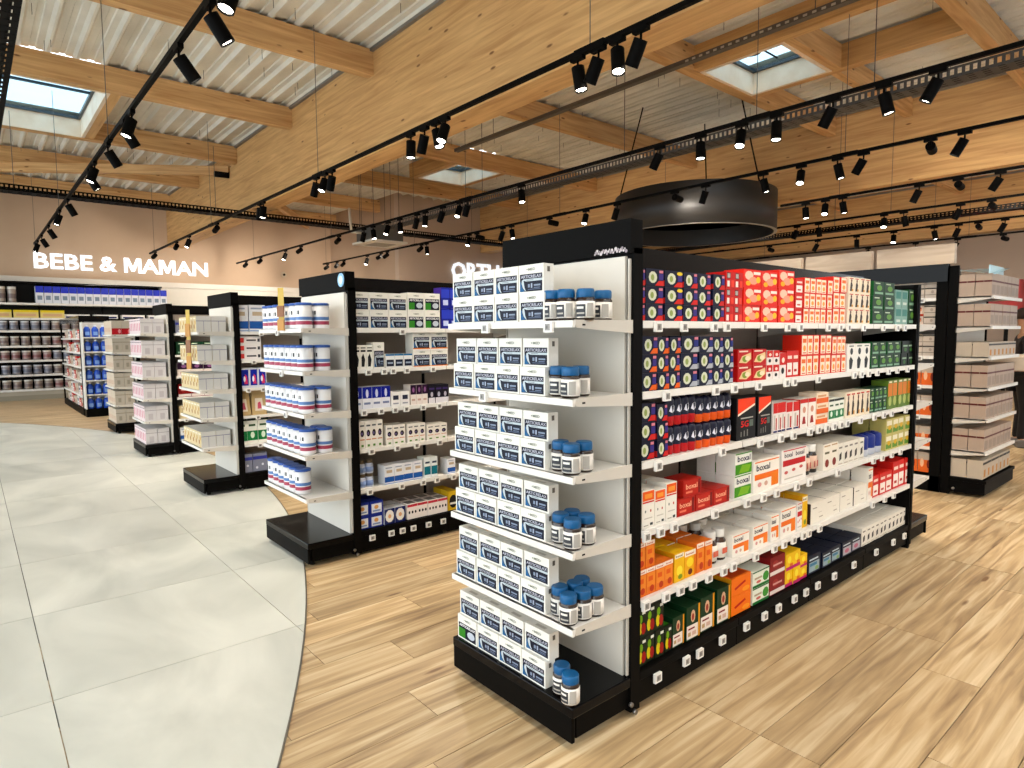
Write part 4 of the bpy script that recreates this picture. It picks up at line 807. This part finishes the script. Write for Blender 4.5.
# ------------------------------------------------------------------ products
G1 = [
    (0, 1.945, 1.994, 'dish_red', 1, 3, 0.067),
    (0, 1.997, 2.111, 'dish_red', 1, 3, 0.068),
    (0, 2.122, 2.243, 'dish_yellow', 1, 3, 0.068),
    (0, 2.248, 2.448, 'dish_red', 2, 3, 0.068),
    (0, 2.461, 2.553, 'dish_red', 1, 3, 0.069),
    (0, 2.559, 2.71, 'red_square', 2, 3, 0.075),
    (0, 2.714, 3.034, 'red_pink', 2, 3, 0.082),
    (0, 3.039, 3.209, 'red_pink', 1, 3, 0.087),
    (0, 3.215, 3.296, 'red_white', 1, 3, 0.076),
    (0, 3.302, 3.638, 'orange_thin', 5, 3, 0.079),
    (0, 3.651, 3.82, 'orange_thin', 2, 3, 0.087),
    (0, 3.847, 4.161, 'cream_figure', 4, 3, 0.09),
    (0, 4.207, 4.555, 'green_dark', 2, 3, 0.088),
    (0, 4.572, 4.795, 'teal_grey', 2, 2, 0.113),
    (0, 4.813, 4.936, 'green_dark', 1, 2, 0.118),
    (1, 1.948, 1.974, 'dish_orange', 1, 3, 0.071),
    (1, 1.977, 2.074, 'dish_orange', 1, 3, 0.072),
    (1, 2.077, 2.232, 'dish_orange', 2, 3, 0.071),
    (1, 2.235, 2.358, 'dish_grey', 1, 3, 0.072),
    (1, 2.365, 2.469, 'dish_grey', 1, 3, 0.071),
    (1, 2.472, 2.634, 'dish_grey', 2, 3, 0.07),
    (1, 2.677, 2.935, 'red_food', 2, 2, 0.075),
    (1, 2.94, 3.058, 'red_dot', 2, 2, 0.07),
    (1, 3.063, 3.13, 'red_dot', 1, 1, 0.127),
    (1, 3.135, 3.269, 'red_white', 2, 1, 0.135),
    (1, 3.285, 3.645, 'orange_thin', 5, 2, 0.107),
    (1, 3.651, 3.841, 'orange_thin', 3, 2, 0.103),
    (1, 3.855, 4.194, 'white_figure', 3, 1, 0.159),
    (1, 4.217, 4.698, 'green_dark', 4, 2, 0.083),
    (1, 4.716, 4.94, 'green_black', 2, 2, 0.083),
    (2, 1.951, 1.965, 'dish_red', 1, 3, 0.075),
    (2, 1.968, 2.069, 'dish_red', 1, 3, 0.076),
    (2, 2.078, 2.151, 'dish_red', 1, 3, 0.072),
    (2, 2.158, 2.365, 'CAN_red', 4, 2, 0.121),
    (2, 2.368, 2.644, 'CAN_orange', 5, 2, 0.115),
    (2, 2.678, 2.857, 'black_orange', 1, 1, 0.2),
    (2, 2.867, 3.006, 'black_orange', 1, 1, 0.196),
    (2, 3.011, 3.144, 'red_tube', 3, 1, 0.152),
    (2, 3.149, 3.284, 'red_tube', 2, 1, 0.146),
    (2, 3.295, 3.473, 'red_white_tall', 2, 1, 0.151),
    (2, 3.479, 3.626, 'orange_white', 1, 3, 0.057),
    (2, 3.632, 3.848, 'green_white', 3, 1, 0.126),
    (2, 3.855, 4.21, 'cream_figure', 5, 1, 0.151),
    (2, 4.218, 4.483, 'green_dark', 4, 2, 0.076),
    (2, 4.491, 4.932, 'green_orange', 5, 1, 0.187),
    (3, 1.984, 2.065, 'orange_head', 1, 1, 0.153),
    (3, 2.068, 2.14, 'orange_head', 1, 1, 0.143),
    (3, 2.143, 2.219, 'orange_head', 1, 1, 0.159),
    (3, 2.224, 2.633, 'red_small', 3, 1, 0.074),
    (3, 2.671, 2.823, 'green_word', 1, 2, 0.106),
    (3, 2.836, 3.096, 'orange_word', 1, 1, 0.156),
    (3, 3.116, 3.385, 'red_word', 1, 1, 0.174),
    (3, 3.391, 3.57, 'BOT_black', 2, 1, 0.156),
    (3, 3.582, 3.775, 'white_brown', 2, 1, 0.149),
    (3, 3.782, 4.143, 'white_thin', 5, 1, 0.131),
    (3, 4.158, 4.477, 'CAN_blue', 3, 1, 0.136),
    (3, 4.494, 4.926, 'yellow_green', 4, 2, 0.102),
    (4, 1.958, 2.197, 'orange_box', 4, 1, 0.111),
    (4, 2.204, 2.279, 'yellow_box', 1, 1, 0.127),
    (4, 2.282, 2.364, 'yellow_orange', 1, 1, 0.117),
    (4, 2.372, 2.489, 'orange_box', 2, 1, 0.132),
    (4, 2.501, 2.655, 'BOT_white', 2, 1, 0.145),
    (4, 2.664, 2.816, 'orange_word', 1, 1, 0.105),
    (4, 2.844, 2.998, 'orange_word', 1, 1, 0.111),
    (4, 3.018, 3.1, 'orange_word', 1, 1, 0.132),
    (4, 3.111, 3.283, 'orange_word', 1, 1, 0.145),
    (4, 3.294, 3.351, 'red_word', 1, 1, 0.149),
    (4, 3.356, 3.42, 'yellow_box', 1, 1, 0.176),
    (4, 3.45, 4.215, 'white_plain', 4, 1, 0.115),
    (4, 4.223, 4.301, 'orange_word', 1, 1, 0.204),
    (4, 4.309, 4.627, 'red_white', 3, 1, 0.14),
    (4, 4.645, 4.96, 'red_white', 3, 1, 0.184),
    (5, 1.961, 2.14, 'green_fruit', 3, 2, 0.118),
    (5, 2.147, 2.196, 'green_fruit', 1, 1, 0.113),
    (5, 2.203, 2.289, 'green_label', 1, 1, 0.13),
    (5, 2.297, 2.399, 'green_label', 1, 1, 0.151),
    (5, 2.411, 2.526, 'green_label', 1, 1, 0.159),
    (5, 2.539, 2.649, 'green_label', 1, 1, 0.166),
    (5, 2.662, 2.838, 'orange_pack', 1, 2, 0.09),
    (5, 2.852, 3.013, 'green_leaf', 1, 2, 0.083),
    (5, 3.023, 3.179, 'maroon_white', 1, 2, 0.098),
    (5, 3.185, 3.346, 'yellow_magenta', 2, 2, 0.089),
    (5, 3.352, 3.433, 'yellow_magenta', 1, 2, 0.067),
    (5, 3.445, 3.598, 'navy_panel', 1, 1, 0.106),
    (5, 3.61, 3.861, 'navy_panel', 2, 1, 0.09),
    (5, 3.875, 4.15, 'navy_pink', 2, 1, 0.089),
    (5, 4.165, 4.996, 'white_thin', 12, 1, 0.114),
]
G2 = [
    (0, 1.946, 2.392, 'artic', 3, 2, 0.124),
    (0, 2.396, 2.674, 'artic_green', 2, 2, 0.129),
    (0, 2.683, 2.837, 'purple_blue', 2, 2, 0.153),
    (1, 1.97, 2.112, 'black_mark', 3, 1, 0.164),
    (1, 2.116, 2.201, 'artic', 1, 1, 0.182),
    (1, 2.209, 2.427, 'navy_label', 3, 1, 0.098),
    (1, 2.431, 2.736, 'artic_orange', 2, 2, 0.128),
    (2, 1.952, 2.242, 'blue_white', 4, 1, 0.151),
    (2, 2.246, 2.396, 'white_small', 2, 1, 0.105),
    (2, 2.404, 2.549, 'purple_white', 3, 1, 0.145),
    (2, 2.557, 2.735, 'dark_white', 3, 1, 0.136),
    (3, 1.996, 2.175, 'white_dot', 4, 1, 0.191),
    (3, 2.203, 2.356, 'white_dot', 3, 1, 0.143),
    (3, 2.373, 2.521, 'white_dot', 3, 1, 0.137),
    (3, 2.538, 2.716, 'white_dot', 3, 1, 0.117),
    (4, 1.936, 2.117, 'JAR', 3, 2, 0.096),
    (4, 2.18, 2.493, 'white_blue', 4, 1, 0.137),
    (4, 2.511, 2.625, 'white_teal', 2, 1, 0.15),
    (4, 2.716, 2.79, 'white_blue', 1, 1, 0.116),
    (5, 1.956, 2.164, 'blue_cube', 2, 2, 0.093),
    (5, 2.172, 2.342, 'circle_white', 2, 1, 0.111),
    (5, 2.359, 2.71, 'white_three', 4, 1, 0.113),
    (5, 2.719, 2.803, 'yellow_black', 1, 1, 0.149),
]
G3 = [
    (0, 1.949, 2.098, 'white_blue', 1, 1, 0.261),
    (0, 2.103, 2.262, 'white_blue', 1, 1, 0.264),
    (1, 1.975, 2.213, 'red_flat', 1, 3, 0.077),
    (2, 2.002, 2.252, 'blue_tube', 3, 1, 0.196),
    (3, 1.944, 2.251, 'KRAFT', 2, 1, 0.27),
    (4, 1.942, 2.25, 'green_white', 3, 1, 0.253),
    (5, 1.94, 2.23, 'grey_pack', 2, 1, 0.181),
]
fill(G1, 'near long gondola', 1.55)
fill(G2, 'second long gondola', 3.95, backs=(0, 0, 0, 0, 0, 1))
fill(G3, 'third long gondola', 6.41, backs=(0,)*6)
fill([(lv, 2.03, 2.5, k, 3, 1, .17) for lv, k in enumerate(('grey_pack', 'green_dark', 'purple_white', 'maroon_white', 'gold_pattern', 'white_blue'))], 'fourth long gondola', 8.99, backs=(0,)*6)
# second row of red orange cartons on top of the first
g = 'products on the fourth shelf of the near long gondola'
place('red_small', 2.27, 1.556, ZS[3]+.075, 0, .135, .1, .074, 'single red orange carton stacked on the row below, fourth shelf, near long gondola', g)
for k in range(2): place('orange_box', 1.957+k*.062, 1.556, ZS[4]+.112, 0, .06, .1, .108, 'orange vitamin carton stacked on top, %s, fifth shelf, near long gondola' % ('first from post', 'second from post')[k], g.replace('fourth', 'fifth'))
for k in range(5): place('BOT_white', 2.36+k*.085, 1.72-.02*(k % 2), ZS[4], 0, .075, .08, .13, 'pale capped bottle standing behind, %s, fifth shelf, near long gondola' % ordn(k), g.replace('fourth', 'fifth'))

# near end display: tablet cartons in two rows, blue capped bottles
wm = mat('#e4e0d8', .5); dk = mat('#2a1c14', .15); bl = mat('#0c5486', .35, 0, 0, 0, .3); nv = mat('#22262e', .5); gy = mat('#a8a49c', .5)
b = MB(); b.lathe([(.026, 0, dk), (.030, .006, dk), (.030, .066, dk), (.024, .078, dk)], 18); BB = b.mesh('bottle_body')
b = MB(); b.lathe([(.0306, .008, wm), (.0306, .06, wm)], 18)
def wrap(b, a0, a1, z0, z1, m, r=.0312):
    n = 5
    for k in range(n):
        p, q = a0+(a1-a0)*k/n, a0+(a1-a0)*(k+1)/n
        b.poly([(r*math.cos(p), r*math.sin(p), z0), (r*math.cos(q), r*math.sin(q), z0), (r*math.cos(q), r*math.sin(q), z1), (r*math.cos(p), r*math.sin(p), z1)], m)
wrap(b, PI-.2, PI+1.0, .012, .05, nv); wrap(b, PI, PI+.8, .036, .043, wm, .0316); wrap(b, PI, PI+.9, .02, .025, gy, .0316); wrap(b, PI+1.15, PI+1.9, .012, .054, gy)
BL = b.mesh('bottle_label')
b = MB(); b.lathe([(.0265, .07, bl), (.028, .074, bl), (.028, .094, bl), (.025, .099, bl)], 22); BC = b.mesh('bottle_cap')
BC2 = BC
def blue_bottle(x, y, z, rz, lab, g):
    t = thing('supplement_bottle', lab, 'bottle', (x, y, z), rz, g); s = 1.12; t.scale = (s, s, s)
    link('body', BB, t); link('label', BL, t); link('cap', BC, t)
bot = {0: [(1.625, 1.61), (1.63, 1.685), (1.66, 1.55), (1.78, 1.575), (1.76, 1.65)], 1: [(1.635, 1.66), (1.62, 1.585), (1.70, 1.61)], 2: [(1.64, 1.655), (1.62, 1.58), (1.69, 1.585)],
       3: [(1.64, 1.655), (1.62, 1.575), (1.70, 1.58), (1.70, 1.655)], 4: [(1.64, 1.66), (1.61, 1.585), (1.68, 1.58), (1.74, 1.575), (1.71, 1.65), (1.76, 1.66)], 5: [(1.625, 1.635), (1.60, 1.565)]}
for lv, L in bot.items():
    g = 'blue capped bottles on the near end display'
    for k, (x, y) in enumerate(L):
        blue_bottle(x, y, ZS[lv] if lv < 5 else .165, -.35+jit(.5), 'blue capped supplement bottle, %s of its cluster, %s, near end display' % ('%s counted from left' % ('first', 'second', 'third', 'fourth', 'fifth', 'sixth')[k], SHELF[lv]), g)
for lv in range(6):
    z0 = ZS[lv] if lv < 5 else .165
    h = .106
    for s in range(2):
        for i in range(4):
            y = 2.258-i*.1435-(0 if s == 0 or lv != 0 else -.02)-.006*s; x = 1.592+.012*s+abs(jit(.008))
            for d in range(1):
                k = 'artic_green' if (lv == 5 and s == 0 and i == 0) else 'artic'
                lab = ', '.join(q for q in (desc(k), ordn(i), stackword(s, 2), 'behind' if d else '', SHELF[lv], 'near end display') if q)
                place(k, x+d*.058, y, z0+s*h, -PI/2, .143, .05, h, lab, 'tablet cartons on the near end display')

# second end display: blue lidded tubs
tw, tb_, tr_, td = mat('#e3e2e2', .4), mat('#4a74ae', .4), mat('#9c2a48', .4), mat('#1f4fa0', .35)
def tub_parts(r, h):
    b = MB(); b.lathe([(r*.94, 0, tw), (r, .008, tw), (r, h*.16, tr_), (r, h*.30, tw), (r, h*.34, tb_), (r, h*.46, tw), (r, h*.92, tw)], 16)
    l = MB(); l.lathe([(r*1.04, h*.9, td), (r*1.05, h*.98, td), (r*.9, h, td)], 16)
    d = MB(); [d.poly([(r*1.02*math.cos(PI+a0), r*1.02*math.sin(PI+a0), h*z0), (r*1.02*math.cos(PI+a1), r*1.02*math.sin(PI+a1), h*z0), (r*1.02*math.cos(PI+a1), r*1.02*math.sin(PI+a1), h*z1), (r*1.02*math.cos(PI+a0), r*1.02*math.sin(PI+a0), h*z1)], m) for a0, a1, z0, z1, m in ((-.1, .45, .55, .7, nv),)]
    return b.mesh('tub_body'), l.mesh('tub_lid'), d.mesh('tub_print')
TB = tub_parts(.052, .168)
for lv in range(5):
    for k in range(7):
        for d in range(2 if k in (5, 6) else 1):
            if lv == 4 and d: continue
            y = 4.625-k*.1; x = 1.665+d*.115
            if lv == 4 and k == 6: continue
            t = thing('supplement_tub', 'blue lidded white tub, %s%s, %s, second end display' % (ordn(k), ', back row' if d else '', SHELF[lv]), 'tub', (x, y, ZS[lv]), .1+jit(.3), 'blue lidded tubs on the second end display')
            link('body', TB[0], t); link('lid', TB[1], t); link('print', TB[2], t)

def end_cartons(x, y1, kind, unit, n, wid, h, dep, levels, nd=2, rows=1, y_first=None):
    for lv in levels:
        for d in range(nd):
            for i in range(n):
                for s in range(rows):
                    z = (ZS[lv] if lv < 5 else .168)+s*h
                    kk = kind(lv, i, d) if callable(kind) else kind
                    lab = ', '.join(q for q in (desc(kk), ordn(i), stackword(s, rows), ('', 'back row', 'rearmost row')[d], SHELF[lv], unit) if q)
                    place(kk, x+d*(dep+.004), y1-i*wid, z, -PI/2, wid, dep, h, lab, 'cartons on the '+unit)
end_cartons(1.64, 7.10, 'gold_pattern', 'third end display', 6, .105, .15, .13, range(5))
end_cartons(1.64, 9.68, 'pink_pattern', 'fourth end display', 7, .098, .19, .13, range(6))
end_cartons(1.71, 12.22, lambda lv, i, d: 'crimson_beige' if lv == 0 and i == 6 else 'beige_pattern', 'fifth end display', 7, .1, .22, .13, range(6))
# hanging yellow strip in front of the third and the second display
for x, y, z0, z1, n, lb in ((1.60, 6.98, .95, 1.72, 'long'), (1.585, 4.55, 1.45, 1.78, 'short')) if False else ((1.60, 6.60, 1.2, 1.76, 3, 'yellow hanging strip of small packs on the third end display'), (1.585, 4.20, 1.54, 1.82, 2, 'short yellow hanging strip on the second end display')):
    t = thing('hanging_strip', lb, 'display strip', (x, y, z0), .7)
    b = MB(); b.box(0, -.02, 0, .003, .02, z1-z0, mat('#c8a83a', .4)); b.build('strip', t)
    for k in range(n):
        b = MB(); b.box(-.014, -.023, k*(z1-z0-.1)/n, 0, .023, (k+.8)*(z1-z0-.1)/n, mat(('#c08a3c', '#8a5a34')[k % 2], .5)); b.build('small_pack', t)
b = MB(); b.tube((2.13, 8.97, 1.43), (2.13, 8.97, 1.43), .01, BLK) if False else None

# blue bottles in the rack
B1, B2, B3 = mat('#1d4fc0', .3), mat('#e6ebf4', .4), mat('#7fa6e6', .4)
b = MB(); b.lathe([(.06, 0, B1), (.066, .01, B1), (.066, .13, B1), (.04, .165, B1), (.028, .175, B1)], 14); b.poly([(-.04, -.067, .03), (.04, -.067, .03), (.04, -.067, .09), (-.04, -.067, .09)], B3); QB = b.mesh('blue_bottle_body')
b = MB(); b.lathe([(.03, .172, B2), (.03, .2, B2)], 12); QC = b.mesh('blue_bottle_cap')
for lv in range(6):
    for k in range(5):
        t = thing('lotion_bottle', 'blue lotion bottle, white cap, %s, %s, far bottle rack' % (ordn(k), SHELF[lv]), 'bottle', (1.745+k*.132, 14.50, BZ[lv]), 0, 'blue bottles in the far rack'); t.scale = (.88, .88, 1.12)
        link('body', QB, t); link('cap', QC, t)
# small packs on the side unit
for q, z in enumerate((1.5, 1.22, .94, .66, .38, .12)):
    for k in range(9):
        kk = ('red_strip', 'beige_pattern', 'white_small', 'red_white')[(q+k) % 4]
        place(kk, 1.70, 17.6-k*.31, z, -PI/2, .26, .12, .15+.02*(k % 3), '%s, %s, %s, far side unit' % (desc(kk), ordn(k), SHELF[q]), 'packs on the far side unit')

# tins on the wall shelving
def tin(c, lid, band):
    b = MB(); b.lathe([(.07, 0, mat(c, .35, .3)), (.07, .05, mat(band, .4)), (.07, .11, mat(c, .35, .3)), (.07, .165, mat(lid, .4)), (.072, .168, mat(lid, .4)), (.072, .195, mat(lid, .4))], 14)
    return b.mesh('formula_tin_body')
TINS = [tin('#9a8f86', '#d8d4cc', '#6a5a58'), tin('#a08c88', '#dcd6ce', '#7c4c4c'), tin('#8c8a90', '#d0d0d4', '#5c6070')]
TN = ['greyish', 'rosy', 'steel grey']
for r, z in enumerate(WZ):
    if r == 1:
        for k in range(4): place('yellow_sachet', -.15+k*.52, 19.44, z, 0, .5, .2, .19, 'cream and yellow sachet box, %s, second shelf, back wall shelving' % ordn(k), 'sachet boxes on the back wall shelving')
        for k in range(4): place('white_bar', 1.9+k*.62-.0, 19.5, 2.0, 0, .55, .2, .1, 'long white and navy packet, %s, second shelf, back wall shelving' % ordn(k), 'long packets on the back wall shelving')
        continue
    for k in range(24):
        x = .2+k*.205
        if r == 0 and x > .98: break
        if x > 2.15: break
        v = (r+(k//7)) % 3
        t = tag(link('formula_tin', TINS[v], None, (x+.07, 19.53, z)), '%s formula tin, %s, %s, back wall shelving' % (TN[v], ordn(k), ['highest shelf', '', 'third shelf', 'fourth shelf', 'fifth shelf', 'sixth shelf', 'lowest shelf'][r]), 'tin', 'formula tins on the back wall shelving')
        t.scale = (1.25, 1.25, 1.95 if r == 0 else 1.15)
for k in range(17): place('blue_top', 1.34+k*.17, 19.46, WZ[0], 0, .165, .3, .42, 'white box with blue top, %s, highest shelf, back wall shelving' % ordn(k), 'blue topped boxes on the back wall shelving')

# right gondola stock
RN = ['top shelf', 'second shelf', 'third shelf', 'fourth shelf', 'fifth shelf', 'sixth shelf', 'base deck']
RZZ = RZ+[.17]
for lv in range(7):
    for k in range(8):
        y = 2.64-k*.088*1.05+.55; y = 3.0-k*.13
        kind = ('white_line', 'baby_face' if k > 4 else 'white_line', 'white_line', 'orange_baby', 'orange_baby', 'orange_baby', 'orange_baby')[lv]
        if kind == 'baby_face' and k % 2: kind = 'white_line'
        for s in range(2 if lv < 3 else 1):
            h = .1 if lv < 3 else .19
            place(kind, 6.885, y, RZZ[lv]+s*h, -PI/2, .13, .16, h, ', '.join(q for q in (desc(kind), ordn(k), stackword(s, 2) if lv < 3 else '', RN[lv], 'right gondola') if q), 'packs on the right gondola')
for lv in range(7):
    n = 7
    for k in range(n):
        kind = 'brown_top' if lv in (2, 6) else 'stripe_row'
        for d in range(2):
            place(kind, 6.885+k*.135, 1.575+d*.125, RZZ[lv], 0, .135, .12, (.2, .2, .13, .2, .2, .2, .17)[lv], ', '.join(q for q in (desc(kind), ordn(k), ('', 'back row')[d], RN[lv], 'right end display') if q), 'cartons on the right end display')
m = MB(); m.lathe([(.05, 0, mat('#f2f0ea', .3)), (.052, .16, mat('#f2f0ea', .3)), (.05, .2, mat('#e8e6e0', .3)), (.03, .22, mat('#e8e6e0', .3))], 16)
o = m.build('white_pot', None, 0, (7.55, 1.66, 2.02)); 
bpy.data.objects.remove(o)

# counter, red unit and person at the right edge
t = thing('counter', 'pale wooden counter behind the right end display, cut by the picture edge', 'counter', (7.95, 1.50, 0))
b = MB(); b.box(0, 0, 1.11, 1.9, .3, 1.24, LWOOD); b.build('worktop', t, .004)
b = MB(); b.box(1.7, .05, 0, 1.8, .25, 1.11, mat('#8a6a48', .6)); b.box(1.5, .1, 0, 1.6, .2, 1.11, mat('#8a6a48', .6)); b.build('support', t)
m = MB(); m.prism([(0, 0), (5.0, 0), (5.0, .75), (2.5, .62), (.6, .35)], 'y', 0, .5, mat('#a3101a', .5)); o = m.build('red_canopy', None, 0, (12.6, 3.4, 1.88)); tag(o, 'red sloping canopy panel beyond the right end display', 'canopy')
m = MB(); m.tube((13.2, 3.6, 0), (13.2, 3.6, 1.9), .04, BLKM); m.tube((17, 3.6, 0), (17, 3.6, 1.9), .04, BLKM); m.build('post', o).matrix_parent_inverse = Matrix.Translation((-12.6, -3.4, -1.88))

def person(loc, rz):
    t = thing('person', 'person in dark trousers and grey shoes cut by the right picture edge', 'person', loc, rz)
    J = {'pel': (0, 0, .95), 'spine': (0, 0, 1.15), 'chest': (0, 0, 1.36), 'neck': (0, .0, 1.5), 'headb': (0, .01, 1.56), 'head': (0, .015, 1.66), 'crown': (0, .01, 1.73)}
    R = {'pel': .135, 'spine': .12, 'chest': .135, 'neck': .055, 'headb': .07, 'head': .09, 'crown': .06}
    E = [('pel', 'spine'), ('spine', 'chest'), ('chest', 'neck'), ('neck', 'headb'), ('headb', 'head'), ('head', 'crown')]
    for s, c in ((-1, 'l'), (1, 'r')):
        J.update({'hip'+c: (s*.1, 0, .88), 'knee'+c: (s*.11, -.02, .49), 'ank'+c: (s*.12, .02, .09), 'toe'+c: (s*.14, -.13, .04), 'sh'+c: (s*.18, 0, 1.42), 'elb'+c: (s*.25, .02, 1.13), 'wri'+c: (s*.26, -.08, .9)})
        R.update({'hip'+c: .095, 'knee'+c: .06, 'ank'+c: .042, 'toe'+c: .038, 'sh'+c: .062, 'elb'+c: .043, 'wri'+c: .03})
        E += [('pel', 'hip'+c), ('hip'+c, 'knee'+c), ('knee'+c, 'ank'+c), ('ank'+c, 'toe'+c), ('chest', 'sh'+c), ('sh'+c, 'elb'+c), ('elb'+c, 'wri'+c)]
    def skin(name, keys, edges, scale, m, root, sub=2):
        keys = list(keys); me = bpy.data.meshes.new(name); me.from_pydata([J[k] for k in keys], [(keys.index(a), keys.index(b_)) for a, b_ in edges if a in keys and b_ in keys], [])
        o = bpy.data.objects.new(name, me); C.objects.link(o); o.parent = t
        sm = o.modifiers.new('skin', 'SKIN'); me.skin_vertices.new() if not me.skin_vertices else None
        for i, k in enumerate(keys): me.skin_vertices[0].data[i].radius = (R[k]*scale, R[k]*scale)
        me.skin_vertices[0].data[keys.index(root)].use_root = True
        sm.use_smooth_shade = True; o.modifiers.new('sub', 'SUBSURF').levels = sub; o.modifiers['sub'].render_levels = sub; me.materials.append(m); return o
    sk = mat('#c99a7c', .5)
    skin('body', J.keys(), E, 1, sk, 'pel')
    skin('trousers', ['pel', 'hipl', 'kneel', 'ankl', 'hipr', 'kneer', 'ankr'], E, 1.22, mat('#15151b', .8), 'pel')
    skin('jacket', ['pel', 'spine', 'chest', 'shl', 'elbl', 'shr', 'elbr', 'wril', 'wrir'], [e for e in E if e != ('chest', 'neck')], 1.18, mat('#201f26', .8), 'chest')
    b = MB()
    for s in (-1, 1):
        b2 = MB(); b2.prism([(.07, 0), (.08, .09), (.0, .11), (-.1, .07), (-.19, .045), (-.2, 0)], 'x', s*.13-.05, s*.13+.05, mat('#77716c', .7)); o = b2.build('shoe', t, .02)
    h = MB(); h.lathe([(.1, 1.66, mat('#2a1d16', .8)), (.112, 1.70, mat('#2a1d16', .8)), (.1, 1.76, mat('#2a1d16', .8)), (.05, 1.80, mat('#2a1d16', .8)), (.0, 1.81, mat('#2a1d16', .8))], 16, (0, .02)); h.build('hair', t)
    f = MB()
    for s in (-1, 1): f.lathe([(.0, 1.655, BLK), (.01, 1.665, BLK), (.0, 1.675, BLK)], 8, (s*.032, -.088))
    f.build('eye', t); f = MB(); f.prism([(-.09, 1.655), (-.118, 1.625), (-.088, 1.615)], 'x', -.012, .012, sk); f.build('nose', t); f = MB(); f.box(-.022, -.093, 1.592, .022, -.082, 1.6, mat('#9a5a50', .6)); f.build('mouth', t)
    for s in (-1, 1):
        hd = MB(); base = Vector((s*.26, -.10, .885)); hd.box(base.x-.035, base.y-.012, base.z-.09, base.x+.035, base.y+.012, base.z+.01, sk)
        for k in range(4): 
            x = base.x-.026+.0175*k; L = (.065, .075, .07, .055)[k]; hd.tube((x, base.y, base.z-.085), (x, base.y-.015, base.z-.09-L*.6), .009, sk, .008, 6); hd.tube((x, base.y-.015, base.z-.09-L*.6), (x, base.y-.035, base.z-.09-L), .008, sk, .006, 6)
        hd.tube((base.x-s*.033, base.y-.005, base.z-.03), (base.x-s*.055, base.y-.03, base.z-.085), .011, sk, .008, 6); hd.build('hand', t, .004)
person((10.42, 2.0, 0), .4)
